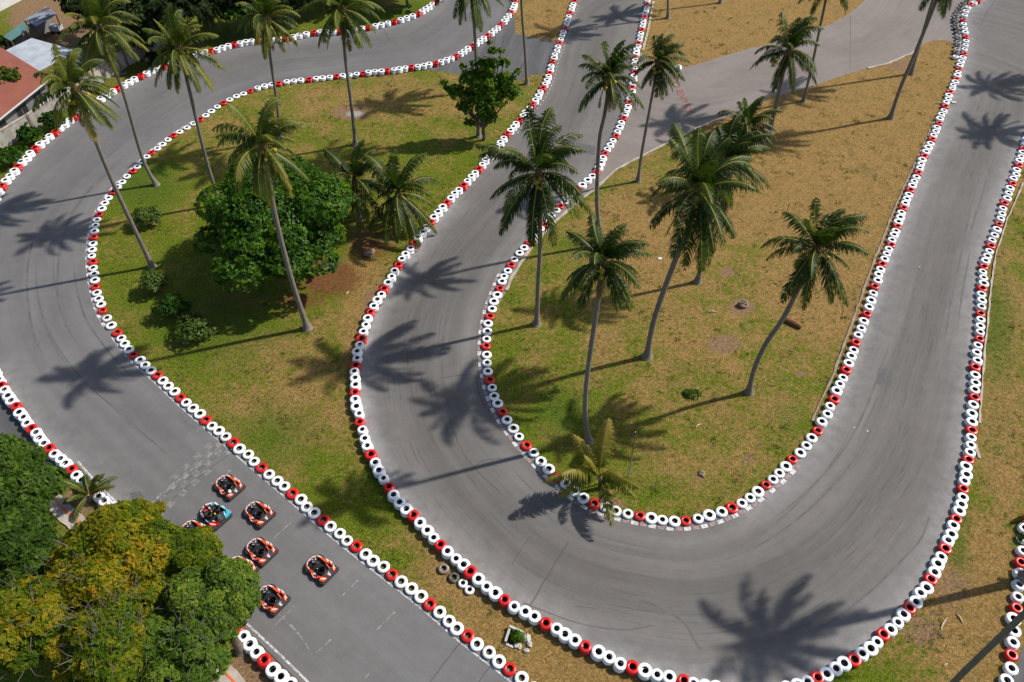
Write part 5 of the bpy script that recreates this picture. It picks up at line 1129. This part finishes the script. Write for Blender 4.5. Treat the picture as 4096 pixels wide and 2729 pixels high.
rockish('palm_stump', 'small reddish stump near the bottom of the hairpin island', 'stump', gm(1612, 1089), .26, M_STUMP, 8, h=.5)
p0, p1 = gm(1806, 733, .18), gm(1842, 752, .18); mb = MB(); mb.ring_tube([Vector(p0) - p0, (p1 - p0) * .4 + Vector((0, .03, .03)), p1 - p0], [.24, .22, .17], 10); o = mb.build('fallen_log', M_LOG); o.location = p0; tag(o, 'short brown rotten log lying by the windblown palm', 'log')
# brush heap
p = gm(1592, 905); V, Fc, tt = leaf_cloud([(0, 0, .10, .62, .5, .16, 0)], 420, .16, 9, (.35, .95), .3, 3.5, .3); h_ = empty('brush_heap', p); tag(h_, 'heap of cut grass and sticks in a palm trunk shadow', 'brush heap'); np_mesh('leaves', V, Fc, M_BUSH, tt, None, h_)
mb = MB(); rg = random.Random(4)
for k in range(26):
    a = rg.uniform(0, 3.14); c = Vector((rg.gauss(-.12, .2), rg.gauss(.05, .15), .18)); d_ = Vector((math.cos(a), math.sin(a), rg.uniform(-.1, .2))) * rg.uniform(.15, .35); mb.ring_tube([c - d_, c + d_], .018, 4)
mb.build('sticks', speckled('pale_sticks', (.3, .25, .17), (.5, .44, .34), 5, .9, 0), h_)
# thin posts
def post(label, b, tpx, r=.035, box=False):
    q = gm(*b); tp = raised(*tpx, q.y); root = empty('metal_post', q); tag(root, label, 'post'); mb = MB(); mb.ring_tube([(0, 0, 0), tuple(tp - q)], r, 8); mb.build('pole', M_KSTEEL, root, True)
    if box: mb = MB(); e = tp - q; mb.box((e.x - .08, e.y, e.z - .15), (.16, .1, .14)); mb.build('lamp_box', M_KGRY, root)
post('thin grey metal post with a small box beside the young trunkless palm', (1445,1095), (1461,993), .05, True)
post('thin leaning stake in dry grass left of the windblown palm', (1803,500), (1815,466), .04)
# culvert pit with rubble
pc = [gc(2,3,*q).xy for q in ()] ; S2 = lambda x, y, z=0: ground(2000 + x / 11.2, 2480 + y / 11.2, z)
A0, A1, A2, A3 = S2(455, 385), S2(1000, 640), S2(660, 1260), S2(235, 1070)
O = A0.copy(); pit = empty('concrete_pit', O); tag(pit, 'square concrete culvert with a dark opening between the two barriers', 'culvert')
cs = [A0, A1, A2, A3]; lc = [p - O for p in cs]
mb = MB(); nq = Vector((0, 0, .006)); mb.quad(*[p + Vector((0, 0, .02)) for p in lc]); mb.build('opening', M_DARKIN, pit)
M_OLDC = speckled('old_concrete', (.38, .35, .30), (.60, .57, .50), 3, .9, .3)
for i, hh in ((0, .34), (3, .26), (2, .07), (1, .10)):
    a_, b_ = lc[i], lc[(i + 1) % 4]; d_ = (b_ - a_); m_ = (a_ + b_) / 2; mb = MB(); mb.box((m_.x, m_.y, hh / 2), (d_.length + (.1 if i in (0,) else -.12), .13, hh), math.atan2(d_.y, d_.x)); mb.build('side', M_OLDC, pit)
V, Fc, tt = leaf_cloud([(0, 0, .25, .34, .3, .3, .1)], 420, .13, 12, (.4, 1.), .2, 3.4, .2); wp = empty('weed', S2(800, 830)); tag(wp, 'bright green weed growing out of the concrete pit', 'plant'); np_mesh('leaves', V, Fc, M_GREEN, tt, None, wp)
for i, (x, y, r_, lab) in enumerate(((1180,850,.28,'largest pale rubble block, right of the pit weed'),(1320,1110,.19,'angular pale rubble block below the largest one'),(1190,1390,.17,'pale rubble block farthest down from the pit'),(740,1150,.2,'pale broken slab leaning at the pit mouth'),(880,1200,.16,'rounded rubble block in the pit mouth'))): rockish('rubble_block', lab, 'rubble', S2(x, y), r_, M_OLDC, 20 + i, h=.7)
# litter and stray bits
mb = MB(); mb.prism([(-.28, -.18), (.25, -.22), (.30, .16), (-.2, .22)], 0, .12, inset=.02); o = mb.build('white_block', M_OLDC); q = gc(3,0,1703,948); o.location = (q.x, q.y, .013); tag(o, 'small white block lying on the track beside the right tyre row', 'block')
for i, (c, r, x, y, s, lab) in enumerate(((2,1,1360,812,.18,'scrap of white litter on grass right of the ragged palm'),(3,2,790,800,.06,'white scrap on the asphalt inside the hairpin, left of two'),(3,2,912,832,.07,'white scrap on the asphalt inside the hairpin, right of two'),(3,1,1393,890,.06,'pale pebble on the right straight near its inner tyre row'))):
    q = gc(c, r, x, y); mb = MB(); mb.prism([(-s, -s * .6), (s * .8, -s * .8), (s, s * .5), (-s * .6, s * .8)], 0, .04, inset=.01); o = mb.build('litter_scrap', M_KWHT); o.location = (q.x, q.y, .013); o.rotation_euler = (0, 0, i * 1.3); tag(o, lab, 'litter')
def fallen(c, r, x0, y0, x1, y1, lab, m=None):
    a_, b_ = gc(c, r, x0, y0, .05), gc(c, r, x1, y1, .05); d_ = (b_ - a_); n_ = Vector((-d_.y, d_.x, 0)).normalized(); mb = MB(); mb.ring_tube([(0, 0, 0), tuple(d_ * .35 + n_ * .05 * d_.length + Vector((0, 0, .04))), tuple(d_ * .7 + n_ * .04 * d_.length), tuple(d_)], [.035, .05, .04, .012], 6); o = mb.build('fallen_stalk', m or M_STRAW); o.location = a_; return tag(o, lab, 'fallen stalk')
M_STRAW = speckled('dry_stalk', (.42, .33, .2), (.6, .5, .34), 5, .9, 0)
fallen(3,3,1590,1085,1655,970,'long pale fallen stalk in the bare soil of the corner, left of two')
fallen(3,3,1740,945,1795,1035,'long pale fallen stalk in the bare soil of the corner, right of two')
fallen(3,3,1615,1420,1655,1400,'short pale stalk on grass near the bottom right corner')
fallen(2,1,1812,1298,1895,1302,'pale straight stalk on grass below the cut stump')
fallen(2,2,1690,790,1745,760,'forked pale stalk on grass in the middle of the hairpin island')
fallen(1,1,830,1140,860,1110,'pale dry leaf stalk between round tree and tyre row')
fallen(1,1,1440,490,1485,495,'dry leaf stalk under the spreading short palm')
# grass and weed tufts: nobody could count them
rg = np.random.default_rng(21); n = 60000
cand = np.column_stack([rg.uniform(-46, 60, n), rg.uniform(17, 100, n)])
bad = inside(cand, T1) | inside(cand, T2) | inside(cand, RP) | inside(cand, Y_) | inside(cand, Y2) | inside(cand, Y3)
for l in (LA, LB, LC, LE, LF, LG): bad |= poly_dist(cand, xy(l))[0] < .42
bad |= poly_dist(cand, [tuple(p) for p in wa])[0] < 1.4
bad |= inside(cand, [tuple(gp(-300, 1500, 0).xy), tuple(gp(700, 900, 0).xy), tuple(gp(1500, 430, 0).xy), tuple(gp(1400, -200, 0).xy), tuple(gp(-600, -200, 0).xy)])
dn = blobs(cand, [(2000,260,330,210,1.0),(1850,420,260,140,.85),(1700,60,420,120,.8)]); so = np.maximum(blobs(cand, [(1705,705,34,22,1),(1665,790,48,24,.9),(805,258,46,20,1),(2190,1350,60,90,.5)]), blobs(cand, [(760,640,110,60,.7),(850,560,90,60,.7)]))
clump = np.zeros(len(cand)); cx = np.column_stack([rg.uniform(-46, 60, 1800), rg.uniform(17, 100, 1800)])
for q in cx: clump = np.maximum(clump, np.exp(-((cand - q) ** 2).sum(1) / rg.uniform(.05, .5)))
ok = ~bad & (rg.random(n) < np.clip(.10 + 1.0 * clump - .5 * dn * (clump < .5), .03, 1)) & (rg.random(n) > so)
cand = cand[ok]; m = len(cand); big = clump[ok]
B = 7; base = np.repeat(cand, B, 0) + rg.normal(size=(m * B, 2)) * .07; az = rg.uniform(0, 6.28, m * B); hh = rg.uniform(.04, .12, m * B) * (1 + .7 * np.repeat(big, B)); ln = hh * rg.uniform(.6, 1.6, m * B); wd = .014 + .012 * rg.random(m * B)
dx, dy = np.cos(az), np.sin(az); z0 = np.zeros(m * B)
V = np.stack([np.column_stack([base[:, 0] - dy * wd, base[:, 1] + dx * wd, z0]), np.column_stack([base[:, 0] + dy * wd, base[:, 1] - dx * wd, z0]), np.column_stack([base[:, 0] + dx * ln, base[:, 1] + dy * ln, hh])], 1).reshape(-1, 3)
i = np.arange(m * B) * 3; tt = np.clip(np.repeat(rg.random(m) * .55 + .25 - .25 * big + .45 * dn[ok] * (big < .5), B) + rg.normal(size=m * B) * .1, 0, 1)
M_GRASS = leaf_mat('grass_blades', [(0, (.035, .070, .008)), (.4, (.085, .120, .014)), (.7, (.20, .175, .04)), (1, (.36, .28, .12))], .7, .3, .2)
o = np_mesh('grass', V, np.stack([i, i + 1, i + 2], 1), M_GRASS, tt); tag(o, 'short patchy grass and weed tufts on the islands and verges', 'grass', kind='stuff')
